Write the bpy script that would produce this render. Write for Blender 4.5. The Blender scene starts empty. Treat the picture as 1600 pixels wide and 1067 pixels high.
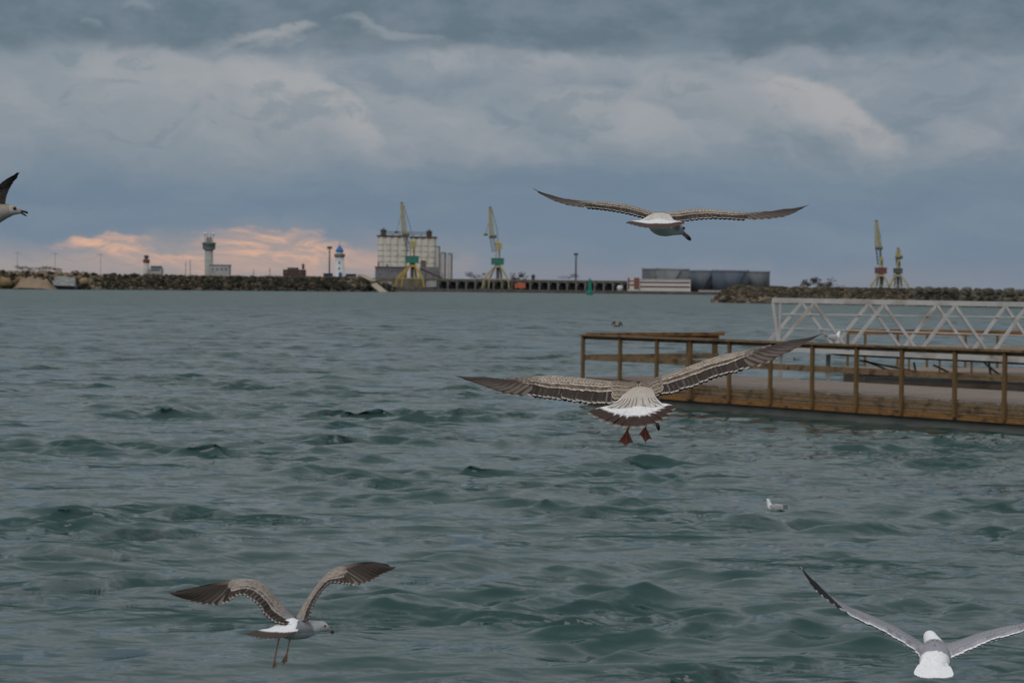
import bpy, math, random
import numpy as np
from mathutils import Vector, Matrix
random.seed(7); rng = np.random.default_rng(11)
SC = bpy.context.scene; COL = SC.collection
R = math.radians
# ------------------------------------------------------------------ camera
CAMH = 2.7; FPX = 3650.0; PITCH = 83.7/FPX; ROLL = 0.011
cam_d = bpy.data.cameras.new('camera'); cam = bpy.data.objects.new('camera', cam_d); COL.objects.link(cam)
SC.camera = cam
cam_d.sensor_width = 36; cam_d.lens = FPX/1600*36; cam_d.clip_start = 0.1; cam_d.clip_end = 60000
CM = Matrix.Translation((0, 0, CAMH)) @ Matrix.Rotation(math.pi/2-PITCH, 4, 'X') @ Matrix.Rotation(ROLL, 4, 'Z')
cam.matrix_world = CM
cam_d.dof.use_dof = True; cam_d.dof.focus_distance = 8.0; cam_d.dof.aperture_fstop = 11
R3 = CM.to_3x3()
def P(px, py, d):
    """the point seen at a pixel of the photograph, d metres out"""
    v = R3 @ Vector(((px-800)/FPX, -(py-533.5)/FPX, -1.0)); v *= d/v.y
    return Vector((v.x, v.y, v.z+CAMH))
def X(px, d): return P(px, 441+.011*px, d).x
def Z(px, py, d): return P(px, py, d).z
# ------------------------------------------------------------------ sun
SUN_EL, SUN_AZ = 42, 205          # degrees, azimuth clockwise from +Y
sun_d = bpy.data.lights.new('sun', 'SUN'); sun_d.energy = 1.15; sun_d.angle = R(35); sun_d.color = (1, .965, .93)
sun = bpy.data.objects.new('sun', sun_d); COL.objects.link(sun)
sd = Vector((math.sin(R(SUN_AZ))*math.cos(R(SUN_EL)), math.cos(R(SUN_AZ))*math.cos(R(SUN_EL)), math.sin(R(SUN_EL))))
sun.rotation_euler = sd.to_track_quat('Z', 'Y').to_euler()
# ------------------------------------------------------------------ world: clouded evening sky
W = bpy.data.worlds.new('World'); SC.world = W; W.use_nodes = True
nt = W.node_tree; N = nt.nodes; LK = nt.links; N.clear()
out = N.new('ShaderNodeOutputWorld'); bg = N.new('ShaderNodeBackground'); LK.new(bg.outputs[0], out.inputs[0])
STR = 0.1; bg.inputs[1].default_value = STR
def setin(s, v):
    if isinstance(v, bpy.types.NodeSocket): LK.new(v, s)
    else: s.default_value = v
def M(op, a, b=0.0, c=0.0, clamp=False):
    n = N.new('ShaderNodeMath'); n.operation = op; n.use_clamp = clamp
    setin(n.inputs[0], a); setin(n.inputs[1], b); setin(n.inputs[2], c); return n.outputs[0]
def SS(x, lo, hi, a=0.0, b=1.0):
    n = N.new('ShaderNodeMapRange'); n.interpolation_type = 'SMOOTHSTEP'
    for i, v in enumerate((x, lo, hi, a, b)): setin(n.inputs[i], v)
    return n.outputs[0]
def MIX(f, a, b):
    n = N.new('ShaderNodeMix'); n.data_type = 'RGBA'; setin(n.inputs[0], f)
    setin(n.inputs[6], a if isinstance(a, bpy.types.NodeSocket) else (*a, 1)); setin(n.inputs[7], b if isinstance(b, bpy.types.NodeSocket) else (*b, 1)); return n.outputs[2]
def VEC(x, y, z=0.0):
    n = N.new('ShaderNodeCombineXYZ'); setin(n.inputs[0], x); setin(n.inputs[1], y); setin(n.inputs[2], z); return n.outputs[0]
def NOISE(v, scale, det=6, rough=.55, dist=0.0):
    n = N.new('ShaderNodeTexNoise'); setin(n.inputs['Vector'], v); n.inputs['Scale'].default_value = scale
    n.inputs['Detail'].default_value = det; n.inputs['Roughness'].default_value = rough; n.inputs['Distortion'].default_value = dist
    return n.outputs[0]
tc = N.new('ShaderNodeTexCoord'); sep = N.new('ShaderNodeSeparateXYZ'); LK.new(tc.outputs['Generated'], sep.inputs[0])
az0 = M('ARCTAN2', sep.outputs[0], sep.outputs[1]); el0 = M('ARCSINE', sep.outputs[2])
# sky map in "hundred units": a = px-like azimuth /1000, e = elevation, same unit
a_ = M('MULTIPLY', az0, FPX/1000); e_ = M('MULTIPLY', el0, FPX/1000)     # photo spans a -0.8..0.8, e 0..0.45
wx = NOISE(VEC(a_, M('MULTIPLY', e_, 1.6), 3.1), 3.2, 5, .55); wy = NOISE(VEC(a_, M('MULTIPLY', e_, 1.6), 9.7), 4.5, 5, .55)
fine = NOISE(VEC(a_, M('MULTIPLY', e_, 1.9), 5.0), 9.0, 8, .6)
aw = M('ADD', a_, M('MULTIPLY', M('SUBTRACT', wx, .5), .22))
ew = M('ADD', M('ADD', e_, M('MULTIPLY', M('SUBTRACT', wy, .5), .11)), M('MULTIPLY', M('SUBTRACT', fine, .5), .05))
def px2(px, py): return (px-800)/1000, (441+.011*px-py)/1000
def blob(px, py, sx, sy, tilt=0.0, lo=.0, hi=.9):
    a0, e0 = px2(px, py)
    da = M('SUBTRACT', aw, a0); de = M('ADD', M('SUBTRACT', ew, e0), M('MULTIPLY', da, tilt))
    r = M('ADD', M('POWER', M('ABSOLUTE', M('DIVIDE', da, sx/1000)), 2.0), M('POWER', M('ABSOLUTE', M('DIVIDE', de, sy/1000)), 2.0))
    return SS(M('SUBTRACT', 1.0, r), lo, hi)
def S(r, g, b):   # sRGB 0-255 to linear
    return tuple(((c/255+.055)/1.055)**2.4 if c > 10 else c/255/12.92 for c in (r, g, b))
col = MIX(SS(ew, .0, .09), S(122, 133, 148), S(112, 131, 150))
col = MIX(SS(ew, .08, .17), col, S(108, 128, 147))
streak = NOISE(VEC(a_, M('MULTIPLY', ew, 5.0), 22.0), 3.0, 6, .55)
col = MIX(M('MULTIPLY', SS(streak, .42, .68), .55), col, S(124, 139, 155))
belt = M('MULTIPLY', SS(ew, .14, .25), SS(ew, .46, .36))
col = MIX(M('MULTIPLY', belt, .85), col, S(127, 139, 150))
def lobe(px, py, sx, sy, tilt, k, c, soft=.45, under=-.9):
    global col
    a0, e0 = px2(px, py)
    da = M('SUBTRACT', aw, a0); de = M('ADD', M('SUBTRACT', ew, e0), M('MULTIPLY', da, tilt))
    r = M('ADD', M('POWER', M('ABSOLUTE', M('DIVIDE', da, sx/1000)), 2.4), M('POWER', M('ABSOLUTE', M('DIVIDE', de, sy/1000)), 2.0))
    m = M('MULTIPLY', SS(M('SUBTRACT', 1.0, r), -.05, soft+.35), SS(M('DIVIDE', de, sy/1000), under, .35))
    col = MIX(M('MULTIPLY', m, k), col, S(*c))
for a in [(90, 200, 420, 120, .10, .6, (146, 154, 161)), (860, 215, 380, 75, .10, .6, (142, 151, 160)), (1480, 170, 260, 110, .05, .5, (136, 146, 157)),
          (330, 175, 330, 90, .26, .7, (152, 157, 163)), (640, 190, 240, 62, .30, .6, (150, 156, 163)),
          (230, 118, 150, 62, .22, .7, (156, 160, 164), .3), (470, 165, 140, 66, .42, .9, (164, 166, 169), .25), (800, 110, 520, 34, .0, .7, (148, 155, 163)),
          (960, 190, 130, 52, .22, .75, (156, 160, 165), .3), (1130, 170, 170, 52, .16, .7, (155, 159, 165), .3), (1290, 175, 150, 56, .32, .95, (167, 167, 170), .25),
          (420, 60, 100, 26, -.1, .85, (160, 163, 166), .4), (620, 62, 120, 24, .12, .8, (153, 158, 164), .4), (1330, 96, 360, 24, .0, .6, (148, 154, 163)),
          (1510, 215, 60, 26, .2, .5, (146, 152, 162)), (760, 100, 180, 20, .05, .6, (158, 160, 166))]: lobe(*a)
bil = NOISE(VEC(aw, M('MULTIPLY', ew, 2.2), 1.0), 8.5, 7, .58, .25)
zone = M('MULTIPLY', SS(ew, .15, .24), SS(ew, .46, .38))
col = MIX(M('MULTIPLY', M('MULTIPLY', SS(bil, .47, .68), zone), .26), col, S(168, 169, 174))
col = MIX(M('MULTIPLY', M('MULTIPLY', SS(bil, .48, .36), zone), .42), col, S(110, 128, 143))
# dark deck on top
dn = M('ADD', M('MULTIPLY', M('SUBTRACT', wx, .5), .16), M('MULTIPLY', M('SUBTRACT', bil, .5), .10))
dm = SS(M('ADD', M('ADD', e_, M('MULTIPLY', SS(a_, -.45, -.7), .035)), dn), .352, .392)
col = MIX(M('MULTIPLY', dm, .93), col, MIX(SS(fine, .35, .7), S(95, 113, 126), S(115, 129, 141)))
for a in [(430, 50, 80, 16, -.1, .7, (160, 163, 166), .6), (232, 12, 30, 14, 0, .45, (140, 152, 160), .6), (148, 42, 22, 14, 0, .4, (138, 150, 158), .6), (610, 52, 90, 13, .15, .55, (150, 156, 162), .6)]: lobe(*a)
# warm low light on the left
warm = M('MULTIPLY', SS(ew, .10, .025), SS(a_, .05, -.35))
col = MIX(M('MULTIPLY', warm, .85), col, S(164, 153, 150))
stk = NOISE(VEC(M('MULTIPLY', a_, .8), M('ADD', M('MULTIPLY', e_, 4.2), M('MULTIPLY', a_, .5)), 14.0), 11, 7, .66, 1.2)
ew = M('ADD', e_, M('ADD', M('MULTIPLY', M('SUBTRACT', wy, .5), .06), M('MULTIPLY', M('SUBTRACT', fine, .5), .07)))
def wb(px, py, sx, sy, t=0): return blob(px, py, sx, sy, t, -.1, .95)
wm = M('MAXIMUM', M('MAXIMUM', wb(190, 378, 75, 15, .04), wb(440, 391, 160, 28, .05)), M('MAXIMUM', wb(265, 405, 110, 16, .15), M('MULTIPLY', wb(430, 412, 330, 26, 0), .45)))
wm = M('MULTIPLY', wm, SS(stk, .36, .66, .18, 1.0))
col = MIX(M('MULTIPLY', wm, .88), col, S(226, 178, 150))
col = MIX(M('MULTIPLY', M('MULTIPLY', SS(ew, .05, .015), SS(a_, 1.2, .2)), .25), col, S(150, 145, 152))
# overhead: brighter, even cloud
hi = SS(el0, .125, .24)
col = MIX(hi, col, MIX(NOISE(tc.outputs['Generated'], 5, 4, .5), (.33, .35, .365), (.43, .45, .46)))
col = MIX(SS(el0, .3, 1.0), col, (.60, .63, .66))
mul = N.new('ShaderNodeVectorMath'); mul.operation = 'SCALE'; LK.new(col, mul.inputs[0]); mul.inputs['Scale'].default_value = 1/STR
sky = N.new('ShaderNodeTexSky'); sky.sky_type = 'NISHITA'; sky.sun_disc = False
sky.sun_elevation = R(SUN_EL); sky.sun_rotation = R(SUN_AZ); sky.air_density = 1.2; sky.dust_density = 2
LK.new(MIX(.97, sky.outputs[0], mul.outputs[0]), bg.inputs[0])
SC.view_settings.view_transform = 'Standard'; SC.view_settings.look = 'None'; SC.view_settings.gamma = 1
SC.view_settings.exposure = 0.0; SC.view_settings.use_curve_mapping = False
# ------------------------------------------------------------------ helpers
def tag(o, label=None, cat=None, group=None, kind=None):
    if label: o['label'] = label
    if cat: o['category'] = cat
    if group: o['group'] = group
    if kind: o['kind'] = kind
    return o
def empty(name, loc=(0, 0, 0), label=None, cat=None, group=None):
    o = bpy.data.objects.new(name, None); COL.objects.link(o); o.location = loc; o.empty_display_size = .2
    return tag(o, label, cat, group)
MATS = {}
def mat(name, c1, c2=None, scale=2.0, rough=.8, stretch=(1, 1, 1), bump=0.0, vcol=False, detail=5, metal=0.0, spec=.3, c3=None, s3=.3):
    if name in MATS: return MATS[name]
    m = bpy.data.materials.new(name); m.use_nodes = True; t = m.node_tree; b = t.nodes['Principled BSDF']
    b.inputs['Roughness'].default_value = rough; b.inputs['Metallic'].default_value = metal; b.inputs['Specular IOR Level'].default_value = spec
    tcn = t.nodes.new('ShaderNodeTexCoord'); mp = t.nodes.new('ShaderNodeMapping'); mp.inputs['Scale'].default_value = stretch
    t.links.new(tcn.outputs['Object'], mp.inputs[0])
    ns = t.nodes.new('ShaderNodeTexNoise'); ns.inputs['Scale'].default_value = scale; ns.inputs['Detail'].default_value = detail
    t.links.new(mp.outputs[0], ns.inputs['Vector'])
    rp = t.nodes.new('ShaderNodeMapRange'); rp.inputs[1].default_value = .35; rp.inputs[2].default_value = .65; t.links.new(ns.outputs[0], rp.inputs[0])
    mx = t.nodes.new('ShaderNodeMix'); mx.data_type = 'RGBA'; t.links.new(rp.outputs[0], mx.inputs[0])
    mx.inputs[6].default_value = (*c1, 1); mx.inputs[7].default_value = (*(c2 or c1), 1); last = mx.outputs[2]
    if vcol:
        at = t.nodes.new('ShaderNodeAttribute'); at.attribute_name = 'Col'
        m2 = t.nodes.new('ShaderNodeMix'); m2.data_type = 'RGBA'; m2.blend_type = 'MULTIPLY'; m2.inputs[0].default_value = 1
        t.links.new(at.outputs[0], m2.inputs[6]); t.links.new(last, m2.inputs[7]); last = m2.outputs[2]
    if c3:
        n3 = t.nodes.new('ShaderNodeTexNoise'); n3.inputs['Scale'].default_value = s3; n3.inputs['Detail'].default_value = 6; t.links.new(mp.outputs[0], n3.inputs['Vector'])
        r3 = t.nodes.new('ShaderNodeMapRange'); r3.inputs[1].default_value = .52; r3.inputs[2].default_value = .66; t.links.new(n3.outputs[0], r3.inputs[0])
        m3 = t.nodes.new('ShaderNodeMix'); m3.data_type = 'RGBA'; t.links.new(r3.outputs[0], m3.inputs[0]); t.links.new(last, m3.inputs[6]); m3.inputs[7].default_value = (*c3, 1); last = m3.outputs[2]
    t.links.new(last, b.inputs['Base Color'])
    if bump:
        bp = t.nodes.new('ShaderNodeBump'); bp.inputs['Strength'].default_value = bump; bp.inputs['Distance'].default_value = .02
        t.links.new(ns.outputs[0], bp.inputs['Height']); t.links.new(bp.outputs[0], b.inputs['Normal'])
    MATS[name] = m; return m
class MB:
    def __init__(s): s.v = []; s.f = []; s.c = []; s.col = (1, 1, 1)
    def add(s, vs, fs, cols=None):
        n = len(s.v); s.v += [tuple(p) for p in vs]; s.f += [tuple(i+n for i in f) for f in fs]
        s.c += list(cols) if cols is not None else [s.col]*len(vs); return s
    def box(s, x0, x1, y0, y1, z0, z1):
        return s.add([(x, y, z) for z in (z0, z1) for y in (y0, y1) for x in (x0, x1)], [(0, 2, 3, 1), (4, 5, 7, 6), (0, 1, 5, 4), (2, 6, 7, 3), (0, 4, 6, 2), (1, 3, 7, 5)])
    def beam(s, p, q, w, h=None, up=(0, 0, 1)):
        p = Vector(p); q = Vector(q); h = h or w; t = (q-p).normalized(); u = Vector(up)
        if abs(t.dot(u)) > .98: u = Vector((0, 1, 0))
        a = t.cross(u).normalized(); b = a.cross(t).normalized(); vs = []
        for c in (p, q):
            for i, j in ((-1, -1), (1, -1), (1, 1), (-1, 1)): vs.append(c+a*i*w/2+b*j*h/2)
        return s.add(vs, [(0, 1, 2, 3), (7, 6, 5, 4), (0, 4, 5, 1), (1, 5, 6, 2), (2, 6, 7, 3), (3, 7, 4, 0)])
    def tube(s, pts, rad, n=8, cap=True, cols=None):
        pts = [Vector(p) for p in pts]; rads = rad if isinstance(rad, (list, tuple)) else [rad]*len(pts); vs = []; fs = []; cc = []
        for i, p in enumerate(pts):
            t = (pts[min(i+1, len(pts)-1)]-pts[max(i-1, 0)]).normalized(); u = Vector((0, 0, 1)) if abs(t.z) < .9 else Vector((0, 1, 0))
            a = t.cross(u).normalized(); b = a.cross(t)
            for k in range(n):
                th = 2*math.pi*k/n; vs.append(p+(a*math.cos(th)+b*math.sin(th))*rads[i]); cc.append(cols[i] if cols else s.col)
        for i in range(len(pts)-1):
            for k in range(n): fs.append((i*n+k, i*n+(k+1) % n, (i+1)*n+(k+1) % n, (i+1)*n+k))
        if cap: fs.append(tuple(range(n-1, -1, -1))); fs.append(tuple(range((len(pts)-1)*n, len(pts)*n)))
        return s.add(vs, fs, cc)
    def lathe(s, c, prof, n=20):
        c = Vector(c); vs = []; fs = []
        for r, z in prof:
            for k in range(n): th = 2*math.pi*k/n; vs.append(c+Vector((r*math.cos(th), r*math.sin(th), z)))
        for i in range(len(prof)-1):
            for k in range(n): fs.append((i*n+k, i*n+(k+1) % n, (i+1)*n+(k+1) % n, (i+1)*n+k))
        fs.append(tuple(range(n-1, -1, -1))); fs.append(tuple(range((len(prof)-1)*n, len(prof)*n)))
        return s.add(vs, fs)
    def ball(s, c, r, n=10, sc=(1, 1, 1)):
        c = Vector(c); vs = []; fs = []
        for i in range(n+1):
            ph = math.pi*i/n
            for k in range(2*n): th = math.pi*k/n; vs.append(c+Vector((r*sc[0]*math.sin(ph)*math.cos(th), r*sc[1]*math.sin(ph)*math.sin(th), r*sc[2]*math.cos(ph))))
        for i in range(n):
            for k in range(2*n): fs.append((i*2*n+k, (i+1)*2*n+k, (i+1)*2*n+(k+1) % (2*n), i*2*n+(k+1) % (2*n)))
        return s.add(vs, fs)
    def build(s, name, m, parent=None, smooth=False, origin=None):
        me = bpy.data.meshes.new(name)
        o3 = Vector(origin) if origin is not None else (parent.location if parent and not parent.parent else Vector((0, 0, 0)))
        if parent is not None and parent.parent: o3 = parent.parent.location+parent.location
        me.from_pydata([(p[0]-o3[0], p[1]-o3[1], p[2]-o3[2]) for p in s.v], [], s.f)
        ca = me.color_attributes.new('Col', 'FLOAT_COLOR', 'POINT')
        ca.data.foreach_set('color', np.array([(c[0], c[1], c[2], 1.0) for c in s.c], dtype=np.float32).ravel())
        me.materials.append(m)
        if smooth: me.polygons.foreach_set('use_smooth', [True]*len(me.polygons))
        me.update(); ob = bpy.data.objects.new(name, me); COL.objects.link(ob)
        if parent is not None: ob.parent = parent
        elif origin is not None: ob.location = o3
        return ob
# ------------------------------------------------------------------ water
def water():
    _t = Vector((X(1600, 44.8)-X(917, 56), 44.8-56, 0)).normalized(); nrmx, nrmy = -_t.y, _t.x
    rows = [4.0]
    while rows[-1] < 1500: rows.append(rows[-1]+max(rows[-1]*.0031, .045))
    ny = len(rows); nx = 620; y = np.array(rows)[:, None]*np.ones((1, nx)); u = np.linspace(-1, 1, nx)[None, :]
    x = u*(y*.34+6); dy = np.gradient(np.array(rows))[:, None]
    z = np.zeros_like(x); dx_ = np.zeros_like(x); dy_ = np.zeros_like(x)
    K = 150
    lam = np.exp(rng.uniform(np.log(.26), np.log(5.5), K))
    ang = rng.normal(R(-78), R(30), K)                      # travelling towards the camera
    ph = rng.uniform(0, 2*np.pi, K)
    slope = .054*np.exp(-((np.log(lam)-np.log(.66))/1.0)**2)
    # slow envelope so that calm and rough patches alternate
    env = np.zeros_like(x)
    for _ in range(16):
        l0 = np.exp(rng.uniform(np.log(1.6), np.log(14))); a0 = rng.normal(R(90), R(38)); env += np.cos(2*np.pi/l0*(np.cos(a0)*x+np.sin(a0)*y)+rng.uniform(0, 6.28))
    env = .40+1.30/(1+np.exp(-(env/2.83-.75)*3.2))
    wd_ = (x-X(917, 56))*-nrmx-(y-56)*nrmy; pl_ = np.clip(np.maximum(wd_, -wd_-4.2)/3.0, 0, 1); lee = np.where((x > X(917, 56)-1), .22+.78*pl_, 1); env = env*lee
    for l, a, p, s in zip(lam, ang, ph, slope):
        k = 2*np.pi/l; fade = np.clip(l/(dy*2.1)-1, 0, 1)
        th = k*(np.cos(a)*x+np.sin(a)*y)+p; am = s/k*fade*(env if l < 3.5 else .8)*(.58+1.7*np.clip((y-35)/180, 0, 1) if l > 1.1 else .95+.30*np.clip((y-22)/25, 0, 1))
        z += am*np.cos(th)*1.0; c = -am*np.sin(th)*1.05
        dx_ += c*np.cos(a); dy_ += c*np.sin(a)
    # the swell that breaks in the near foreground
    def crest(cx, cy, L, hgt, wd, tilt):
        t = (x-cx); yy = y-cy-tilt*t+.12*np.sin(t*2.3+cx)
        g = np.exp(-(t/L)**2); prof = np.exp(-(yy/wd)**2)
        return hgt*g*prof
    for cx, cy, L, h, w_, tl in [(-1.0, 19.3, .9, .11, .36, .12), (.1, 18.9, .5, .05, .25, -.2), (-4.2, 23.5, .8, .085, .35, .1), (-3.0, 24, .5, .06, .3, .0), (-3.9, 20.9, .6, .08, .3, .2), (-4.3, 28.5, .6, .06, .35, 0), (2.3, 21.5, .5, .08, .3, .2), (.3, 30.5, .9, .07, .4, .15), (3.0, 27, .6, .06, .35, .1), (-1.5, 45, .8, .07, .5, .1), (-4.8, 36, .6, .07, .4, 0)]:
        z += crest(cx, cy, L, h, w_, tl)
    # calmer lee side just beyond and in front of the pontoon stays as is
    V = np.stack([x+dx_, y+dy_, z], -1).reshape(-1, 3)
    far = [2000, 3500, 7000, 15000, 40000]
    rowsf = []
    for d in far: rowsf.append(np.stack([u[0]*(d*.34+6), np.full(nx, float(d)), np.zeros(nx)], -1))
    V = np.concatenate([V]+rowsf, 0); nyt = ny+len(far)
    i = np.arange(nyt-1)[:, None]*nx; j = np.arange(nx-1)[None, :]
    F = np.stack([i+j, i+j+1, i+j+1+nx, i+j+nx], -1).reshape(-1, 4)
    me = bpy.data.meshes.new('water'); me.vertices.add(len(V)); me.vertices.foreach_set('co', V.astype(np.float32).ravel())
    me.loops.add(F.size); me.loops.foreach_set('vertex_index', F.astype(np.int32).ravel())
    me.polygons.add(len(F)); me.polygons.foreach_set('loop_start', np.arange(0, F.size, 4, dtype=np.int32)); me.polygons.foreach_set('use_smooth', np.ones(len(F), bool))
    at_ = me.attributes.new('lee', 'FLOAT', 'POINT'); at_.data.foreach_set('value', np.concatenate([lee.ravel(), np.ones(nx*len(far))]).astype(np.float32))
    me.update(); me.validate()
    ob = bpy.data.objects.new('water', me); COL.objects.link(ob); tag(ob, kind='structure')
    m = bpy.data.materials.new('sea_water'); m.use_nodes = True; t = m.node_tree; b = t.nodes['Principled BSDF']; n_ = t.nodes; l_ = t.links
    b.inputs['IOR'].default_value = 1.333; b.inputs['Roughness'].default_value = .06; b.inputs['Specular IOR Level'].default_value = .5
    tcn = n_.new('ShaderNodeTexCoord')
    nz = n_.new('ShaderNodeTexNoise'); nz.inputs['Scale'].default_value = .05; nz.inputs['Detail'].default_value = 3; l_.new(tcn.outputs['Object'], nz.inputs['Vector'])
    mx = n_.new('ShaderNodeMix'); mx.data_type = 'RGBA'; l_.new(nz.outputs[0], mx.inputs[0]); mx.inputs[6].default_value = (.019, .051, .050, 1); mx.inputs[7].default_value = (.026, .063, .061, 1)
    l_.new(mx.outputs[2], b.inputs['Base Color'])
    def mth(op, a, b_=0.0):
        n = n_.new('ShaderNodeMath'); n.operation = op
        for i, v in enumerate((a, b_)):
            if isinstance(v, bpy.types.NodeSocket): l_.new(v, n.inputs[i])
            else: n.inputs[i].default_value = v
        return n.outputs[0]
    def height(off):
        mp = n_.new('ShaderNodeMapping'); mp.inputs['Location'].default_value = off; l_.new(tcn.outputs['Object'], mp.inputs[0]); tot = None
        for sc, st, amp, det, ro in ((.42, (.5, 1.2, 1), .45, 2, .1), (1.0, (.55, 1.15, 1), .30, 3, .25), (3.2, (.6, 1.3, 1), .060, 5, -.2)):
            m2_ = n_.new('ShaderNodeMapping'); m2_.inputs['Scale'].default_value = st; m2_.inputs['Rotation'].default_value = (0, 0, ro); l_.new(mp.outputs[0], m2_.inputs[0])
            q = n_.new('ShaderNodeTexNoise'); q.inputs['Scale'].default_value = sc; q.inputs['Detail'].default_value = det; q.inputs['Roughness'].default_value = .55; l_.new(m2_.outputs[0], q.inputs['Vector'])
            v = mth('MULTIPLY', q.outputs[0] if sc < 2 else mth('SUBTRACT', 1.0, mth('ABSOLUTE', mth('SUBTRACT', mth('MULTIPLY', q.outputs[0], 2.0), 1.0))), amp); tot = v if tot is None else mth('ADD', tot, v)
        return tot
    E = .05; h0 = height((0, 0, 0)); hx = height((E, 0, 0)); hy = height((0, E, 0))
    sy = n_.new('ShaderNodeSeparateXYZ'); l_.new(tcn.outputs['Object'], sy.inputs[0])
    mr = n_.new('ShaderNodeMapRange'); l_.new(sy.outputs[1], mr.inputs[0])
    for i, v in ((1, 30), (2, 250), (3, .95), (4, 1.9)): mr.inputs[i].default_value = v
    mp3 = n_.new('ShaderNodeMapping'); mp3.inputs['Scale'].default_value = (.34, .50, 1); l_.new(tcn.outputs['Object'], mp3.inputs[0])
    gz = n_.new('ShaderNodeTexNoise'); gz.inputs['Scale'].default_value = 1; gz.inputs['Detail'].default_value = 4; l_.new(mp3.outputs[0], gz.inputs['Vector'])
    gr = n_.new('ShaderNodeMapRange'); l_.new(gz.outputs[0], gr.inputs[0])
    for i, v in ((1, .50), (2, .64), (3, .40), (4, 3.0)): gr.inputs[i].default_value = v
    la = n_.new('ShaderNodeAttribute'); la.attribute_name = 'lee'
    am = mth('MULTIPLY', mth('MULTIPLY', mth('MULTIPLY', mr.outputs[0], gr.outputs[0]), la.outputs['Fac']), 1/E)
    cv_ = n_.new('ShaderNodeCombineXYZ'); l_.new(mth('MULTIPLY', mth('SUBTRACT', h0, hx), am), cv_.inputs[0]); l_.new(mth('MULTIPLY', mth('SUBTRACT', h0, hy), am), cv_.inputs[1])
    rr = n_.new('ShaderNodeMapRange'); l_.new(sy.outputs[1], rr.inputs[0])
    for i, v in ((1, 45), (2, 300), (3, .06), (4, .30)): rr.inputs[i].default_value = v
    l_.new(rr.outputs[0], b.inputs['Roughness'])
    geo = n_.new('ShaderNodeNewGeometry'); va = n_.new('ShaderNodeVectorMath'); va.operation = 'ADD'; l_.new(geo.outputs['Normal'], va.inputs[0]); l_.new(cv_.outputs[0], va.inputs[1])
    vn = n_.new('ShaderNodeVectorMath'); vn.operation = 'NORMALIZE'; l_.new(va.outputs[0], vn.inputs[0]); prev = vn.outputs[0]
    l_.new(prev, b.inputs['Normal']); me.materials.append(m)
water()
# ------------------------------------------------------------------ gulls
def crom(pts, n):
    """arc-length resample of a smooth curve through pts"""
    p = np.array(pts, float); q = np.vstack([2*p[0]-p[1], p, 2*p[-1]-p[-2]]); o = []
    for i in range(len(p)-1):
        a, b, c, d = q[i:i+4]
        for t in np.linspace(0, 1, 12, endpoint=False): o.append(.5*((2*b)+(c-a)*t+(2*a-5*b+4*c-d)*t*t+(3*b-a-3*c+d)*t**3))
    o.append(p[-1]); o = np.array(o); L = np.r_[0, np.cumsum(np.linalg.norm(np.diff(o[:, :3], axis=0), axis=1))]; L /= L[-1]
    return np.stack([np.interp(np.linspace(0, 1, n), L, o[:, k]) for k in range(o.shape[1])], 1)
def nrm(v): return v/(np.linalg.norm(v)+1e-9)
def lerp3(a, b, t): return tuple(a[i]*(1-t)+b[i]*t for i in range(3))
def jit(c, a): k = 1+random.uniform(-a, a); return tuple(x*k for x in c)
def wob(p, seed=0): return .5+.5*math.sin(p[0]*190+seed)*math.sin(p[1]*170+1.3*seed)*math.sin(p[2]*210+2*seed)
def feather(mb, cpts, nrmls, wd, colf, nj=5, hookn=.0018):
    """cpts, nrmls: centre line and surface normals (n,3); wd half width"""
    n = len(cpts); vs = []; cs = []; fs = []
    for i in range(n):
        s = i/(n-1); t = cpts[min(i+1, n-1)]-cpts[max(i-1, 0)]; w = nrm(np.cross(nrmls[i], t))
        k = min(1, (s/.12)**.5*.8+.2) if s < .12 else 1
        if s > .72: k *= math.sqrt(max(.04, 1-((s-.72)/.285)**2))
        for j in range(nj):
            q = j/(nj-1)*2-1; vs.append(cpts[i]+w*q*wd*k+nrmls[i]*hookn*(1-q*q)); cs.append(colf(s, q))
    for i in range(n-1):
        for j in range(nj-1): fs.append((i*nj+j, i*nj+j+1, (i+1)*nj+j+1, (i+1)*nj+j))
    mb.add(vs, fs, cs)
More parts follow.
